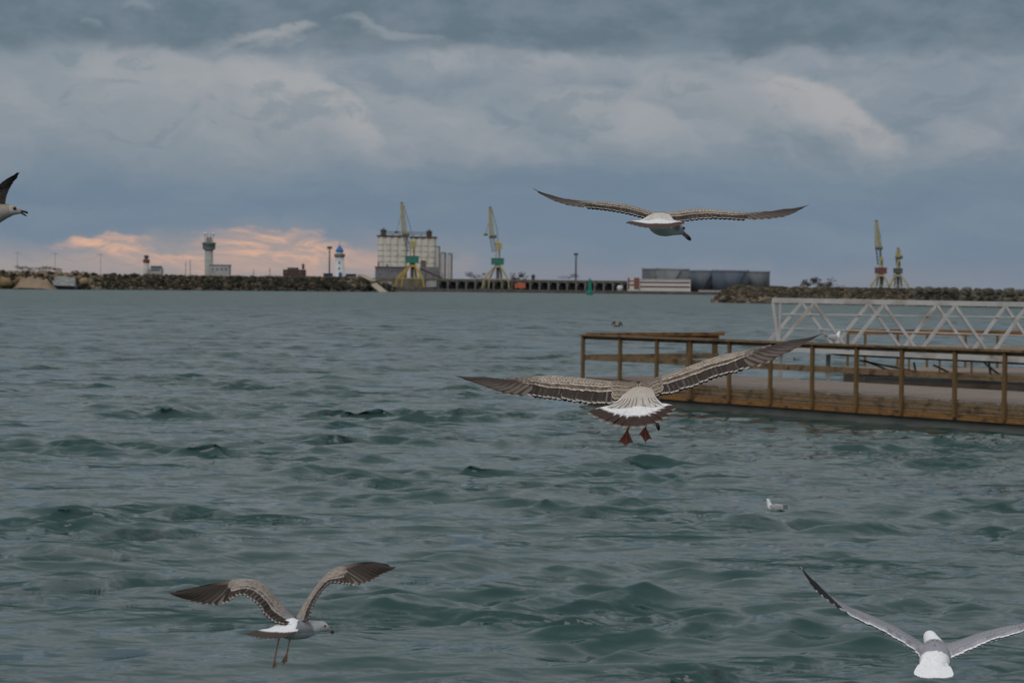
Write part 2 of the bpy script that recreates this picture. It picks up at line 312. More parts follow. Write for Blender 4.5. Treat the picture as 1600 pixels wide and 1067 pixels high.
class Wing:
    def __init__(s, L, T, thick=.02, camber=.1, flip=1):
        s.n = 60; s.L = crom(L, s.n); s.T = crom(T, s.n); s.th = thick; s.cb = camber; s.flip = flip
    def at(s, u):
        i = min(max(u, -0.05), 1.06)*(s.n-1); k = int(max(0, min(s.n-2, math.floor(i)))); t = i-k
        return s.L[k]*(1-t)+s.L[k+1]*t, s.T[k]*(1-t)+s.T[k+1]*t
    def pt(s, u, v, off=0.0):
        l, t = s.at(u); l2, t2 = s.at(u+.015); ch = t-l; sp = (l2+t2-l-t)
        n = nrm(np.cross(sp, ch))*s.flip; c = np.linalg.norm(ch)
        return l+ch*v+n*(s.cb*c*4*max(0, min(1, v))*(1-max(0, min(1, v)))*.5+off), n
    def skin(s, u, v, vmax=.8):
        if v >= vmax or v <= 0: return 0.0
        th = s.th*(1-.8*min(1, max(0, u)*1.25)**1.2)*(1 if u < .9 else .6)
        return th*max(.06, math.sqrt(v/vmax)*1.5*(1-v/vmax))
    def base(s, mb, topc, botc, vmax=.8, umax=.95):
        nu, nv = 44, 9; grid = []
        for i in range(nu):
            u = umax*i/(nu-1); ring = []
            th = s.th*(1-.8*min(1, u*1.25)**1.2)*(1 if u < .9 else .6)
            for j in range(nv): v = vmax*(j/(nv-1))**1.5; ring.append((v, th*(2.6*math.sqrt(v)-3.2*v+.6*v*v*0)*(1) if v < .6 else .0)); 
            prof = []
            for j in range(nv):
                v = vmax*(j/(nv-1))**1.6; h = th*max(.06, (math.sqrt(v/vmax)*1.5*(1-v/vmax)**1.0)); prof.append((v, h, topc(u, v)))
            for j in range(nv-2, 0, -1):
                v = vmax*(j/(nv-1))**1.6; h = th*max(.06, (math.sqrt(v/vmax)*1.5*(1-v/vmax)**1.0)); prof.append((v, -h*.6-.001, botc(u, v)))
            grid.append(prof)
        m = len(grid[0]); vs = []; cs = []; fs = []
        for i, pr in enumerate(grid):
            u = umax*i/(nu-1)
            for v, h, c in pr: p, n = s.pt(u, v, h); vs.append(p); cs.append(c)
        for i in range(nu-1):
            for j in range(m): fs.append((i*m+j, i*m+(j+1) % m, (i+1)*m+(j+1) % m, (i+1)*m+j))
        fs.append(tuple(range(m))); fs.append(tuple(range(nu*m-1, nu*m-m-1, -1)))
        mb.add(vs, fs, cs)
    def fe(s, mb, u0, v0, u1, v1, wd, off, colf, n=8, nj=5, curve=0.0):
        cp = []; ns = []
        for i in range(n):
            t = i/(n-1); u = u0+(u1-u0)*t+curve*math.sin(math.pi*t); v = v0+(v1-v0)*t
            p, nn = s.pt(u, v, (s.skin(u, v)+off*(.6+.4*t)) if off > 0 else -(s.skin(u, v)*.6+.001)+off*(.6+.4*t)); cp.append(p); ns.append(nn*(1 if off > 0 else -1))
        feather(mb, np.array(cp), np.array(ns), wd, colf, nj)
JUV = dict(prim=(.040, .031, .027), primin=(.17, .135, .115), sec=(.043, .032, .027), tip=(.50, .46, .42), gc=(.13, .095, .07), gce=(.50, .44, .37), lc=(.19, .145, .11), lce=(.50, .43, .36), under=(.22, .18, .15), mode='juv')
ADU = dict(prim=(.30, .30, .33), primin=(.30, .30, .32), sec=(.30, .30, .33), tip=(.80, .80, .82), gc=(.29, .29, .32), gce=(.33, .33, .355), lc=(.29, .29, .32), lce=(.26, .26, .285), under=(.6, .6, .6), mode='adu')
def plume_wing(mb, w, C, wrist=.5, scale=1.0, den=1.0, armgrey=None, handc=.16, dark_under=False, elbow=.0, half=True):
    adu = C['mode'] == 'adu'
    def topc(u, v): return lerp3(C['lc'], C['prim'] if not adu else ((.03, .03, .032) if u > .72 else C['prim']), min(1, max(0, (u-wrist)*5)))
    def botc(u, v): return C['under'] if u < wrist+.1 else lerp3(C['under'], C['prim'], .7)
    w.base(mb, topc, botc)
    sp = np.linalg.norm(w.L[-1]-w.L[0])
    # primaries
    for i in range(10):
        k = i/9; u1 = wrist+.06+(1-wrist-.06)*(k**.8)*1.0; u0 = wrist-.02+(.30*k)
        bl = i >= 7
        def cf(s, q, k=k, i=i):
            if adu:
                c = C['prim']
                if k > .12 and s > .75-.95*k: c = (.025, .025, .027)
                if s > .95: c = (.7, .7, .7)
                return c
            inner = q < 0
            c = lerp3(C['prim'], C['primin'], (1-k)**C.get('pexp', .6)*.95 if q*w.flip > .1 and s < .86 else .08)
            if s > .93: c = lerp3(c, C['tip'], .55*(1-k)+.1)
            return c
        w.fe(mb, u0, .22-.1*k, u1, 1.0+(.03 if i % 2 else 0), .016*scale, .001+.0006*i, cf, n=11, nj=5)
    # secondaries
    ns = int(19*den)
    for i in range(ns):
        k = i/(ns-1); u1 = .03+(wrist+.03)*k; u0 = max(0.0, u1-.035+.02*k)
        e = random.uniform(-.035, .02); b = random.uniform(.75, 1.3); bb_ = random.random(); u1 += random.uniform(-.004, .004)
        def cf(s, q, b=b, bb_=bb_):
            c = tuple(x*b for x in C['sec'])
            if s > (.80 if adu else .90): return C['tip']
            if abs(q) > .9: c = lerp3(c, C['tip'], (.12+.25*bb_) if not adu else .1)
            return c
        w.fe(mb, u0, .38, u1, 1.0+e, .0150*scale*sp/.62, .002+.0004*(i % 3), cf, n=10, nj=5)
    # greater coverts, median, lesser: overlapping rows
    rows = [(.28, .66, 26, .0125, .0045), (.20, .50, 30, .0110, .006), (.12, .40, 34, .0098, .0072), (.05, .29, 36, .0088, .0082), (.0, .19, 38, .0080, .009)]
    for r, (v0, v1, cnt, wd, off) in enumerate(rows):
        cnt = int(cnt*den)
        for i in range(cnt):
            k = (i+.5*(r % 2))/cnt; u1 = .01+k*(wrist+handc+.05*r/4*(1 if handc > .1 else 0)-(.0 if r else .03)); tp = 1-.55*max(0, min(1, (u1-wrist+.03)/.2)); u0 = max(0, u1-.03)
            b = random.uniform(.6, 1.5); m = random.random()
            def cf(s, q, b=b, r=r, m=m, u=u1):
                if adu: return tuple(x*(.93+.10*b) for x in (C['gce'] if s > .85 or abs(q) > .85 else C['lc']))
                a_, e_ = (C['gc'], C['gce']) if r == 0 else (C['lc'], C['lce'])
                c = tuple(x*b for x in a_)
                if s > .88 or abs(q) > .85: c = tuple(x*(.75+.45*m) for x in e_)
                elif r > 0 and abs(q) > .3: c = lerp3(c, e_, .3+.3*m)
                hk = max(0, min(1, (u-wrist-.0)/.12)); c = lerp3(c, jit(C['prim'], .1), .75*hk) if not (s > .88 and m > .5) else lerp3(c, C['prim'], .3*hk)
                if armgrey is not None and u < armgrey: c = lerp3(c, (.25, .25, .27), .9*min(1, (armgrey-u)*8))
                return c
            w.fe(mb, u0, v0*tp, u1+.02*(1-tp), (v1+random.uniform(-.015, .015))*tp, wd*scale*sp/.62*(.6+.4*tp), off*scale*(.4+.6*tp), cf, n=6, nj=5)
    # underwing rows
    for r, (v0, v1, cnt, wd, off) in enumerate([(.35, .97, 18, .016, -.004), (.1, .6, 20, .013, -.008)]):
        for i in range(int(cnt*den)):
            k = i/(cnt*den); u1 = .02+k*(wrist+.05 if r == 0 else wrist+.2)
            b = random.uniform(.8, 1.15); cc = tuple(x*b for x in (C['under'] if r or adu else lerp3(C['sec'], C['under'], .35)))
            w.fe(mb, max(0, u1-.03), v0, u1, v1, wd*scale*sp/.62, off*scale, lambda s, q, cc=cc: cc if abs(q) < .85 else jit(lerp3(cc, C['tip'], .25), .05), n=6, nj=3)
def body_loft(mb, spine, colf, up=(0, 0, 1), n=40, m=20):
    """spine rows: x,y,z,rw,rh"""
    c = crom(spine, n); vs = []; cs = []; fs = []; up = np.array(up, float); fr = []
    for i in range(n):
        t = nrm(c[min(i+1, n-1), :3]-c[max(i-1, 0), :3]); a = nrm(np.cross(t, up)); b = np.cross(a, t); fr.append((c[i], a, b))
        for k in range(m):
            th = 2*math.pi*k/m; p = c[i, :3]+a*math.cos(th)*c[i, 3]+b*math.sin(th)*c[i, 4]; vs.append(p); cs.append(colf(i/(n-1), th, p))
    for i in range(n-1):
        for k in range(m): fs.append((i*m+k, i*m+(k+1) % m, (i+1)*m+(k+1) % m, (i+1)*m+k))
    fs.append(tuple(range(m-1, -1, -1))); fs.append(tuple(range((n-1)*m, n*m))); mb.add(vs, fs, cs); return fr
def body_feathers(mb, fr, s0, s1, rows, cnt, ln, wd, colf, lo=15, hi=165, sgn=-1):
    """small overlapping feathers on the back; they point to the tail (sgn -1)"""
    n = len(fr)
    for r in range(rows):
        s = s1+(s0-s1)*r/(rows-1)
        for k in range(cnt):
            th = R(lo+(hi-lo)*(k+.5*(r % 2))/cnt+random.uniform(-3, 3)); cp = []; ns = []
            L = ln*random.uniform(.85, 1.15)
            f0 = fr[int(min(n-1, max(0, s*(n-1))))]; tot = np.linalg.norm(fr[-1][0][:3]-fr[0][0][:3])
            for j in range(5):
                q = s+sgn*L*j/4/tot; i = min(n-1.001, max(0, q*(n-1))); i0 = int(i); tt = i-i0
                c = fr[i0][0]*(1-tt)+fr[i0+1][0]*tt; a = fr[i0][1]; b = fr[i0][2]
                nn = nrm(a*math.cos(th)/max(.01, c[3])+b*math.sin(th)/max(.01, c[4]))
                cp.append(c[:3]+a*math.cos(th)*c[3]+b*math.sin(th)*c[4]+nn*(.001+.0014*j/4+.0003*(r % 3))); ns.append(nn)
            bb = random.uniform(.75, 1.25); mm = random.random()
            feather(mb, np.array(cp), np.array(ns), wd, lambda s_, q_: colf(s, s_, q_, bb, mm), 5, .001)
FEA = mat('feathers', (.92, .92, .92), (1.06, 1.06, 1.06), 90, .85, vcol=True, spec=.15)
BILL = mat('bill_horn', (.9, .9, .9), (1, 1, 1), 60, .45, vcol=True)
EYE = mat('eye_dark', (.012, .010, .009), None, 50, .2, spec=.5)
SKIN = mat('foot_skin', (.9, .9, .9), (1.1, 1.1, 1.1), 80, .6, vcol=True)
def tail(mb, root, tips, wd, colf, up=(0, 0, 1), side=-1, n=11, spreadroot=.035, covers=True, covcol=None, coverlen=.62, arch=.012, clift=.038):
    root = np.array(root, float); tp = crom(tips, 13) if len(tips) > 2 else np.array(tips, float); up = np.array(up, float)
    mid = nrm(tp[0]-tp[-1])
    mean = tp.mean(0)-root; nn = nrm(np.cross(mid, nrm(mean))); nn = nn if np.dot(nn, up) > 0 else -nn
    N_ = len(tp); order = sorted(range(N_), key=lambda i: -abs(i-(N_-1)/2))
    for z_, i in enumerate(order):
        r0 = root+mid*spreadroot*((N_-1)/2-i)/(N_/2); cp = [r0+(tp[i]-r0)*t+nn*(.0012*z_+arch*math.sin(math.pi*t)*.5) for t in np.linspace(0, 1, n)]
        feather(mb, np.array(cp), np.array([nn]*n), wd, lambda s, q, i=i: colf(s, q, i), 5)
    # underside layer so that it has body from below
    for r in range(4 if covers else 0):
        for i in range(N_-1):
            t0 = (i+.5*(r % 2)); i0 = int(min(N_-2, t0)); tt = tp[i0]*(1-(t0-i0))+tp[i0+1]*(t0-i0)
            wr = ((N_-1)/2-t0)/(N_/2); r0 = root+mid*spreadroot*wr; L = coverlen-.13*r+random.uniform(-.05, .05)
            md = nrm(mean); rb = r0-md*(.018+.014*r)-mid*spreadroot*.25*wr; te = r0+(tt-r0)*L; lift = clift*(1-.35*abs(wr)**2)
            cp = [rb*(1-t)**2+(r0+md*.01)*2*t*(1-t)+te*t*t for t in np.linspace(0, 1, 9)]
            cp = [c+nn*(.002+.002*r+lift*max(0, 1-max(0, float(np.dot(c-r0, md))+.02)/.10)**1.5+.0003*(i % 3)) for c in cp]
            mm = random.random()
            feather(mb, np.array(cp), np.array([nn]*9), wd*(.8-.16*r), lambda s, q, r=r, mm=mm: covcol(s, q, r, mm), 5)
def foot_webbed(root, ankle, toes, name_parent, c=(.34, .13, .085), r=.0042):
    mb = MB(); mb.col = c; root, ankle = Vector(root), Vector(ankle); toes = [Vector(t) for t in toes]
    mb.tube([root, (root+ankle)/2, ankle], [r*1.3, r, r*1.15], 8)
    for t in toes: mb.tube([ankle, (ankle*.5+t*.5)+Vector((0, -.002, 0)), t], [r*1.1, r*.8, r*.35], 7)
    for a, b in zip(toes[:-1], toes[1:]):
        m_ = (a+b)/2*.88+ankle*.12; off = Vector((0, .0012, 0))
        for o_ in (off, -off): mb.add([ankle+o_, a*.95+ankle*.05+o_, m_+o_, b*.95+ankle*.05+o_], [(0, 1, 2, 3)], [jit(tuple(x*.8 for x in c), .05)]*4)
    return mb.build('foot', SKIN, name_parent, True)
def bill(base, tip, parent, r=.0095, open_=None, base_c=(.30, .20, .16), tip_c=(.02, .018, .016), hookdir=(0, 0, -1)):
    base, tip = Vector(base), Vector(tip); mb = MB(); hd = Vector(hookdir)
    ts = [0, .3, .6, .8, .93, 1.0]; rr = [1, .85, .8, .85, .55, .12]; cs = [base_c, base_c, lerp3(base_c, tip_c, .5), tip_c, tip_c, tip_c]
    lift = Vector((0, 0, r*.35))
    mb.tube([base+(tip-base)*t+lift+hd*(.006*max(0, t-.7)/.3)*(r/.0095) for t in ts], [r*k*.75 for k in rr], 10, cols=cs)
    t2 = Vector(open_) if open_ is not None else base+(tip-base)*.9+Vector((0, 0, -r*.6))
    mb.tube([base+(t2-base)*t-lift for t in (0, .4, .75, 1)], [r*.62, r*.5, r*.45, r*.1], 10, cols=[base_c, base_c, tip_c, tip_c])
    return mb.build('bill', BILL, parent, True)
def eyes(head, axis_side, fwd, rh, parent, r=.0052):
    head, a, f = Vector(head), Vector(axis_side).normalized(), Vector(fwd).normalized()
    for sg in (-1, 1):
        mb = MB(); mb.ball(head+a*sg*rh*.93+f*rh*.30+Vector((0, 0, rh*.22)), r, 8); mb.build('eye', EYE, parent, True)
def gull_frame(d):
    def g(px, py, dd=0.0): return np.array(P(px, py, d+dd))
    return g
GG = 'gulls in flight over the harbour'
def base_of(mb, origin, label, group=GG, name='seagull'):
    o = mb.build(name, FEA, None, True, origin); return tag(o, label, 'gull', group)
def spots(p, dens, seed):   # brown speckling on white plumage
    return math.sin(p[0]*dens+seed)*math.sin(p[2]*dens*1.1+seed*2)*math.sin(p[1]*dens*.9+seed*3)
# --- the gull in the middle, seen from behind
def centre_gull():
    g = gull_frame(8.0); mb = MB()
    Lw = Wing([g(997, 606, .20), g(984, 606.5, .22), g(965, 603.5, .25), g(940, 600, .27), g(905, 595.5, .24), g(870, 592, .18), g(835, 592, .12), g(790, 594, .05), g(750, 592, -.02), g(710, 588, -.08)],
              [g(996, 621, .0), g(982, 629, .02), g(963, 630, .02), g(940, 633, .03), g(905, 629.5, .03), g(870, 624.5, .02), g(830, 620, -.01), g(792, 617, -.05), g(750, 603, -.09), g(711, 590, -.12)], .022, .10, 1)
    Rw = Wing([g(999, 606, .20), g(1013, 605, .22), g(1030, 598, .25), g(1055, 588, .27), g(1090, 573.5, .25), g(1125, 561, .20), g(1165, 551.5, .14), g(1205, 542, .07), g(1245, 533, 0), g(1284, 523, -.06)],
              [g(1000, 621, .0), g(1014, 627, .02), g(1030, 619, .02), g(1052, 614.5, .03), g(1085, 604, .04), g(1120, 590, .03), g(1160, 579, .0), g(1200, 567.5, -.04), g(1245, 546, -.08), g(1286, 524, -.10)], .022, .10, -1)
    for w in (Lw, Rw): plume_wing(mb, w, JUV, .52, 1.0, 1.2)
    def bc(s, th, p):
        base = (.40, .35, .30) if math.sin(th) > 0 else (.50, .48, .46)
        if s < .12: base = (.62, .60, .57)
        if spots(p, 240, 1) > .25: base = tuple(x*.5 for x in base)
        return base
    sp = [(*g(994, 652, -.11), .035, .006), (*g(996, 646, -.05), .05, .016), (*g(998, 636, .04), .062, .044), (*g(1000, 632, .14), .068, .058), (*g(1002, 630, .22), .06, .055), (*g(1008, 632, .29), .043, .043), (*g(1017, 640, .34), .034, .035), (*g(1022, 648, .37), .024, .026), (*g(1024, 653, .385), .010, .010)]
    fr = body_loft(mb, sp, bc)
    def fc(s, t, q, b, m):
        wh = max(0, min(.85, (.34-s)*4)); br = tuple(x*b for x in (.17, .13, .10)); pale = (.44, .38, .32)
        c = lerp3(br, pale, .75 if abs(q) > .6 or t > .85 else .25+.3*m)
        wc = (.72, .70, .68) if not (abs(q) < .35 and t > .35 and m > .3) else (.27, .215, .17)
        return lerp3(c, wc, wh)
    body_feathers(mb, fr, .14, .74, 28, 24, .042, .0085, fc, -8, 188)
    # scapulars bridging back and wings
    for w in (Lw, Rw):
        for r in range(6):
            for i in range(8):
                u1 = .0+.018*i; b = random.uniform(.75, 1.2)
                w.fe(mb, u1+.01, .02+.13*r, u1-.005, .26+.14*r, .009, .013-.001*r, lambda s, q, b=b: (.42, .36, .30) if (s > .82 or abs(q) > .75) else tuple(x*b for x in (.19, .145, .11)), n=6)
    def tcol(s, q, i):
        if s > .985: return (.30, .26, .23)
        if abs(q) > .9 and s < .72: return (.6, .58, .56)
        if s > (.60, .56, .63, .58, .61)[i % 5]: return jit((.050, .034, .028), .15)
        return (.74, .73, .73)
    def cc(s, q, r, m):
        c = lerp3((.74, .72, .71), (.40, .345, .285), (0, .25, .65, 1.0)[r]*(1-s*.45)); c = lerp3(c, (.45, .40, .35), .55 if abs(q) < .3 and r > 0 else 0)
        if s > .62 and s < .94 and abs(q) < .35 and m > .25: return lerp3(c, (.09, .065, .05), .9)
        return c if abs(q) < .8 else lerp3(c, (.42, .38, .34), .35)
    tail(mb, g(998, 634, -.02), [g(919, 647, -.11), g(933, 657, -.145), g(948, 664.5, -.165), g(966, 672, -.175), g(985, 675.5, -.18), g(1003, 674.5, -.18), g(1022, 668, -.17), g(1040, 656, -.15), g(1054, 641, -.11)], .021, tcol, covers=True, covcol=cc, spreadroot=.055, coverlen=.68, n=12)
    o = base_of(mb, g(998, 632, .1), 'mottled brown young gull seen from behind with fanned dark-banded tail and hanging webbed feet')
    bill(g(1023, 651, .38), g(1030, 671, .40), o, .010)
    eyes(g(1018, 641, .345), (1, 0, 0), (.1, .5, -.5), .034, o)
    foot_webbed(g(984, 660, 0), g(980, 674, -.02), [g(966, 691, -.05), g(977, 698, -.06), g(989, 692, -.05)], o)
    foot_webbed(g(1008, 655, 0), g(1008, 669, -.02), [g(999, 679, -.04), g(1008, 692, -.06), g(1018, 686, -.05)], o)
centre_gull()
# --- the gull gliding high, seen from behind and level
def top_gull():
    g = gull_frame(11.0); mb = MB()
    Lw = Wing([g(1034, 337, .14), g(1022, 337, .16), g(1008, 334, .19), g(992, 328.5, .22), g(972, 324, .24), g(948, 321, .22), g(918, 318.5, .16), g(888, 314, .09), g(858, 306, .0), g(831, 295, -.08)],
              [g(1034, 345, -.03), g(1022, 345, -.02), g(1007, 341.5, -.01), g(991, 337, 0), g(971, 332.5, 0), g(944, 328, 0), g(914, 325, -.02), g(888, 322, -.06), g(860, 313, -.09), g(832, 297, -.12)], .018, .06, 1)
    Rw = Wing([g(1036, 337, .14), g(1046, 337, .16), g(1062, 334.5, .20), g(1080, 332, .24), g(1108, 332.5, .25), g(1138, 335, .22), g(1168, 336, .16), g(1198, 332.5, .09), g(1232, 327, .0), g(1264, 321, -.08)],
              [g(1036, 345, -.03), g(1046, 346, -.02), g(1060, 346.5, -.01), g(1080, 344.5, 0), g(1108, 342, 0), g(1138, 342.5, 0), g(1168, 344, -.02), g(1198, 343.5, -.06), g(1232, 338, -.09), g(1265, 322, -.12)], .018, .06, -1)
    for w in (Lw, Rw): plume_wing(mb, w, JUV, .50, 1.0, 1.0)
    def bc(s, th, p): return (.62, .60, .58) if math.sin(th) > -.2 else (.50, .48, .45)
    sp = [(*g(1026, 357, -.12), .03, .006), (*g(1028, 354, -.06), .046, .020), (*g(1032, 350, .03), .062, .046), (*g(1036, 352, .12), .064, .052), (*g(1043, 354, .19), .055, .047), (*g(1052, 356, .24), .038, .037), (*g(1059, 357.5, .275), .030, .031), (*g(1064, 361, .30), .020, .021), (*g(1066, 362.5, .31), .009, .009)]
    fr = body_loft(mb, sp, bc)
    def fc(s, t, q, b, m):
        c = lerp3(tuple(x*b for x in (.22, .17, .135)), (.46, .41, .36), .8 if abs(q) > .6 or t > .8 else .4)
        return lerp3(c, (.70, .69, .68), max(0, min(1, (.5-s)*5)))
    body_feathers(mb, fr, .30, .8, 14, 16, .05, .011, fc, -10, 190)
    def tcol(s, q, i): return (.075, .05, .042) if s > .62 else (.72, .71, .71)
    tail(mb, g(1030, 346, -.04), [g(979, 349.5, -.17), g(990, 354, -.20), g(1003, 358.5, -.22), g(1016, 361, -.23), g(1030, 361.5, -.23), g(1044, 359.5, -.22), g(1056, 355.5, -.19), g(1067, 351, -.16)], .021, tcol, covcol=lambda s, q, r, m: lerp3(lerp3((.74, .73, .72), (.42, .37, .32), (0, .1, .45, .8)[r]*(1-.4*s)), (.30, .25, .21), .5 if (abs(q) < .3 and m > .5 and s > .3) else 0), spreadroot=.055, coverlen=.72, clift=.022)
    o = base_of(mb, g(1035, 352, .1), 'speckled brown young gull gliding level highest in the sky with long straight wings')
    bill(g(1065, 362.5, .30), g(1080, 374.5, .33), o, .011)
    eyes(g(1059.5, 357, .27), (.75, -.65, .0), (.5, .3, -.4), .030, o, .006)
top_gull()
# --- low gull at lower left, wings raised
def low_gull():
    g = gull_frame(13.0); mb = MB()
    C = dict(JUV); C.update(lc=(.20, .155, .125), lce=(.40, .36, .32), prim=(.017, .013, .011), primin=(.34, .28, .24), pexp=4.0, gc=(.20, .16, .135), gce=(.45, .42, .39))
    Lw = Wing([g(462, 968, .05), g(452, 960, .08), g(437, 943, .10), g(423, 926, .10), g(408, 912, .08), g(388, 906.5, .04), g(360, 907, .0), g(334, 910.5, -.05), g(300, 918, -.1), g(264, 925.5, -.16)],
              [g(448, 975, -.12), g(435, 974, -.12), g(416, 964, -.12), g(405, 948, -.10), g(388, 933, -.08), g(371, 930, -.08), g(350, 943, -.10), g(326, 945, -.14), g(295, 938, -.16), g(263, 927, -.18)], .016, .10, 1)
    Rw = Wing([g(462, 970, .06), g(470, 956, .12), g(482, 936, .18), g(496, 917, .22), g(512, 896.5, .24), g(530, 886.5, .22), g(555, 879.5, .2), g(580, 877.5, .18), g(600, 880, .16), g(618, 886, .14)],
              [g(483, 970, -.02), g(487, 953, .02), g(494, 937, .06), g(504, 922, .10), g(516, 911, .12), g(530, 911, .12), g(554, 914.5, .1), g(577, 909, .1), g(598, 897, .1), g(619, 887, .12)], .012, .06, -1)
    plume_wing(mb, Lw, C, .52, .95, 1.1, armgrey=.16, handc=.05)
    plume_wing(mb, Rw, C, .55, .95, 1.0, armgrey=.1, handc=.05)
    def bc(s, th, p):
        up_ = math.sin(th)
        if s < .30: return (.78, .78, .79) if up_ > -.3 else (.45, .44, .43)
        if s < .68: return (.25, .25, .27) if up_ > .1 else (.50, .49, .48)
        return (.62, .61, .60)
    sp = [(*g(428, 994, -.20), .03, .006), (*g(437, 990, -.14), .04, .018), (*g(448, 985, -.07), .060, .046), (*g(461, 984, .0), .064, .053), (*g(474, 983, .07), .060, .052), (*g(486, 981, .13), .046, .043), (*g(495, 979, .17), .034, .034), (*g(503, 978.5, .20), .030, .031), (*g(509, 980.5, .22), .021, .022), (*g(512, 982, .23), .009, .010)]
    fr = body_loft(mb, sp, bc)
    def fc(s, t, q, b, m):
        if s < .34: return (.80, .80, .81)
        if s < .68: return tuple(x*(.9+.12*b) for x in (.235, .235, .255)) if (abs(q) < .8) else (.29, .29, .31)
        return (.64, .63, .62)
    body_feathers(mb, fr, .28, .82, 14, 14, .05, .012, fc, 5, 185)
    def tcol(s, q, i): return (.065, .05, .043) if s > .58 else (.78, .78, .79)
    tail(mb, g(449, 982, -.08), [g(383.5, 991, -.24), g(390, 994.5, -.27), g(402, 998.5, -.30), g(416, 1001.5, -.32), g(430, 1001.5, -.31), g(444, 997.5, -.27), g(456, 992, -.2)], .019, tcol, covcol=lambda s, q, r, m: (.80, .80, .82), spreadroot=.05, coverlen=.74)
    o = base_of(mb, g(462, 984, 0), 'gull with raised wings and dangling legs low over the waves, grey back and white rump')
    bill(g(510.5, 982, .225), g(522, 987.5, .25), o, .011, base_c=(.45, .33, .25))
    eyes(g(503, 978, .19), (.45, -.9, .0), (.8, .4, -.1), .030, o, .006)
    foot_webbed(g(436, 996, -.12), g(430, 1026, -.15), [g(425, 1043, -.17), g(428, 1045, -.15), g(432, 1041, -.14)], o, (.40, .24, .17), .0038)
    foot_webbed(g(453, 997, -.05), g(449, 1018, -.08), [g(439, 1035, -.10), g(443, 1039, -.08), g(448, 1034, -.07)], o, (.42, .24, .17), .0038)
low_gull()
# --- adult gull at lower right
def adult_gull():
    g = gull_frame(10.5); mb = MB()
    Lw = Wing([g(1460, 1004, .2), g(1449, 1008, .2), g(1438, 1006, .22), g(1416, 994, .24), g(1392, 980, .25), g(1368, 969, .24), g(1344, 958.5, .20), g(1322, 949.5, .16), g(1298, 934, .1), g(1274, 911, .02), g(1250, 884, -.05)],
              [g(1460, 1020, -.02), g(1448, 1031, .0), g(1440, 1029, .03), g(1423, 1013, .04), g(1397, 997, .06), g(1373, 983, .06), g(1350, 973, .05), g(1327, 961, .02), g(1300, 943, -.02), g(1271, 920, -.06), g(1249, 886, -.08)], .018, .07, 1)
    Rw = Wing([g(1461, 1004, .2), g(1473, 1008, .2), g(1486, 1007, .22), g(1507, 1001, .24), g(1530, 992.5, .25), g(1554, 986.5, .24), g(1577, 981.5, .20), g(1602, 976, .16), g(1630, 962, .1), g(1655, 940, .02), g(1678, 912, -.05)],
              [g(1461, 1020, -.02), g(1475, 1031, .0), g(1488, 1028, .03), g(1508, 1019, .04), g(1531, 1009, .06), g(1554, 999.5, .06), g(1577, 993.5, .05), g(1602, 985, .02), g(1634, 970, -.02), g(1660, 946, -.06), g(1679, 914, -.08)], .018, .07, -1)
    for w in (Lw, Rw): plume_wing(mb, w, ADU, .52, 1.0, 1.1)
    def bc(s, th, p):
        if s < .34: return (.80, .80, .81)
        if s < .68: return (.29, .29, .32) if math.sin(th) > -.2 else (.75, .75, .75)
        return (.82, .82, .83)
    sp = [(*g(1458, 1054, -.16), .03, .006), (*g(1459, 1047, -.10), .044, .018), (*g(1460, 1036, -.03), .060, .042), (*g(1461, 1028, .07), .070, .054), (*g(1461, 1020, .17), .066, .053), (*g(1460, 1011, .25), .052, .046), (*g(1457, 1003, .30), .040, .038), (*g(1454, 997, .34), .033, .033), (*g(1453, 994, .37), .030, .029), (*g(1452.5, 992, .40), .016, .016)]
    fr = body_loft(mb, sp, bc)
    def fc(s, t, q, b, m):
        if s < .36: return (.82, .82, .83)
        return tuple(x*(.9+.12*b) for x in ((.29, .29, .32) if abs(q) < .85 else (.33, .33, .355)))
    body_feathers(mb, fr, .20, .70, 14, 16, .055, .013, fc, -12, 192)
    tail(mb, g(1460, 1038, -.04), [g(1432, 1055, -.20), g(1438, 1059, -.22), g(1448, 1062, -.23), g(1458, 1063.5, -.235), g(1468, 1063, -.23), g(1478, 1061, -.22), g(1485, 1057.5, -.20)], .018, lambda s, q, i: (.84, .84, .85), covcol=lambda s, q, r, m: (.84, .84, .85), spreadroot=.055, coverlen=.7)
    o = base_of(mb, g(1460, 1024, .1), 'adult gull with white head and tail, smooth grey back and black wingtips')
    bill(g(1452, 993, .40), g(1451, 997, .46), o, .010, base_c=(.6, .42, .08), tip_c=(.5, .3, .05))
    eyes(g(1453.5, 996, .36), (1, 0, 0), (0, 1, -.1), .032, o)
adult_gull()
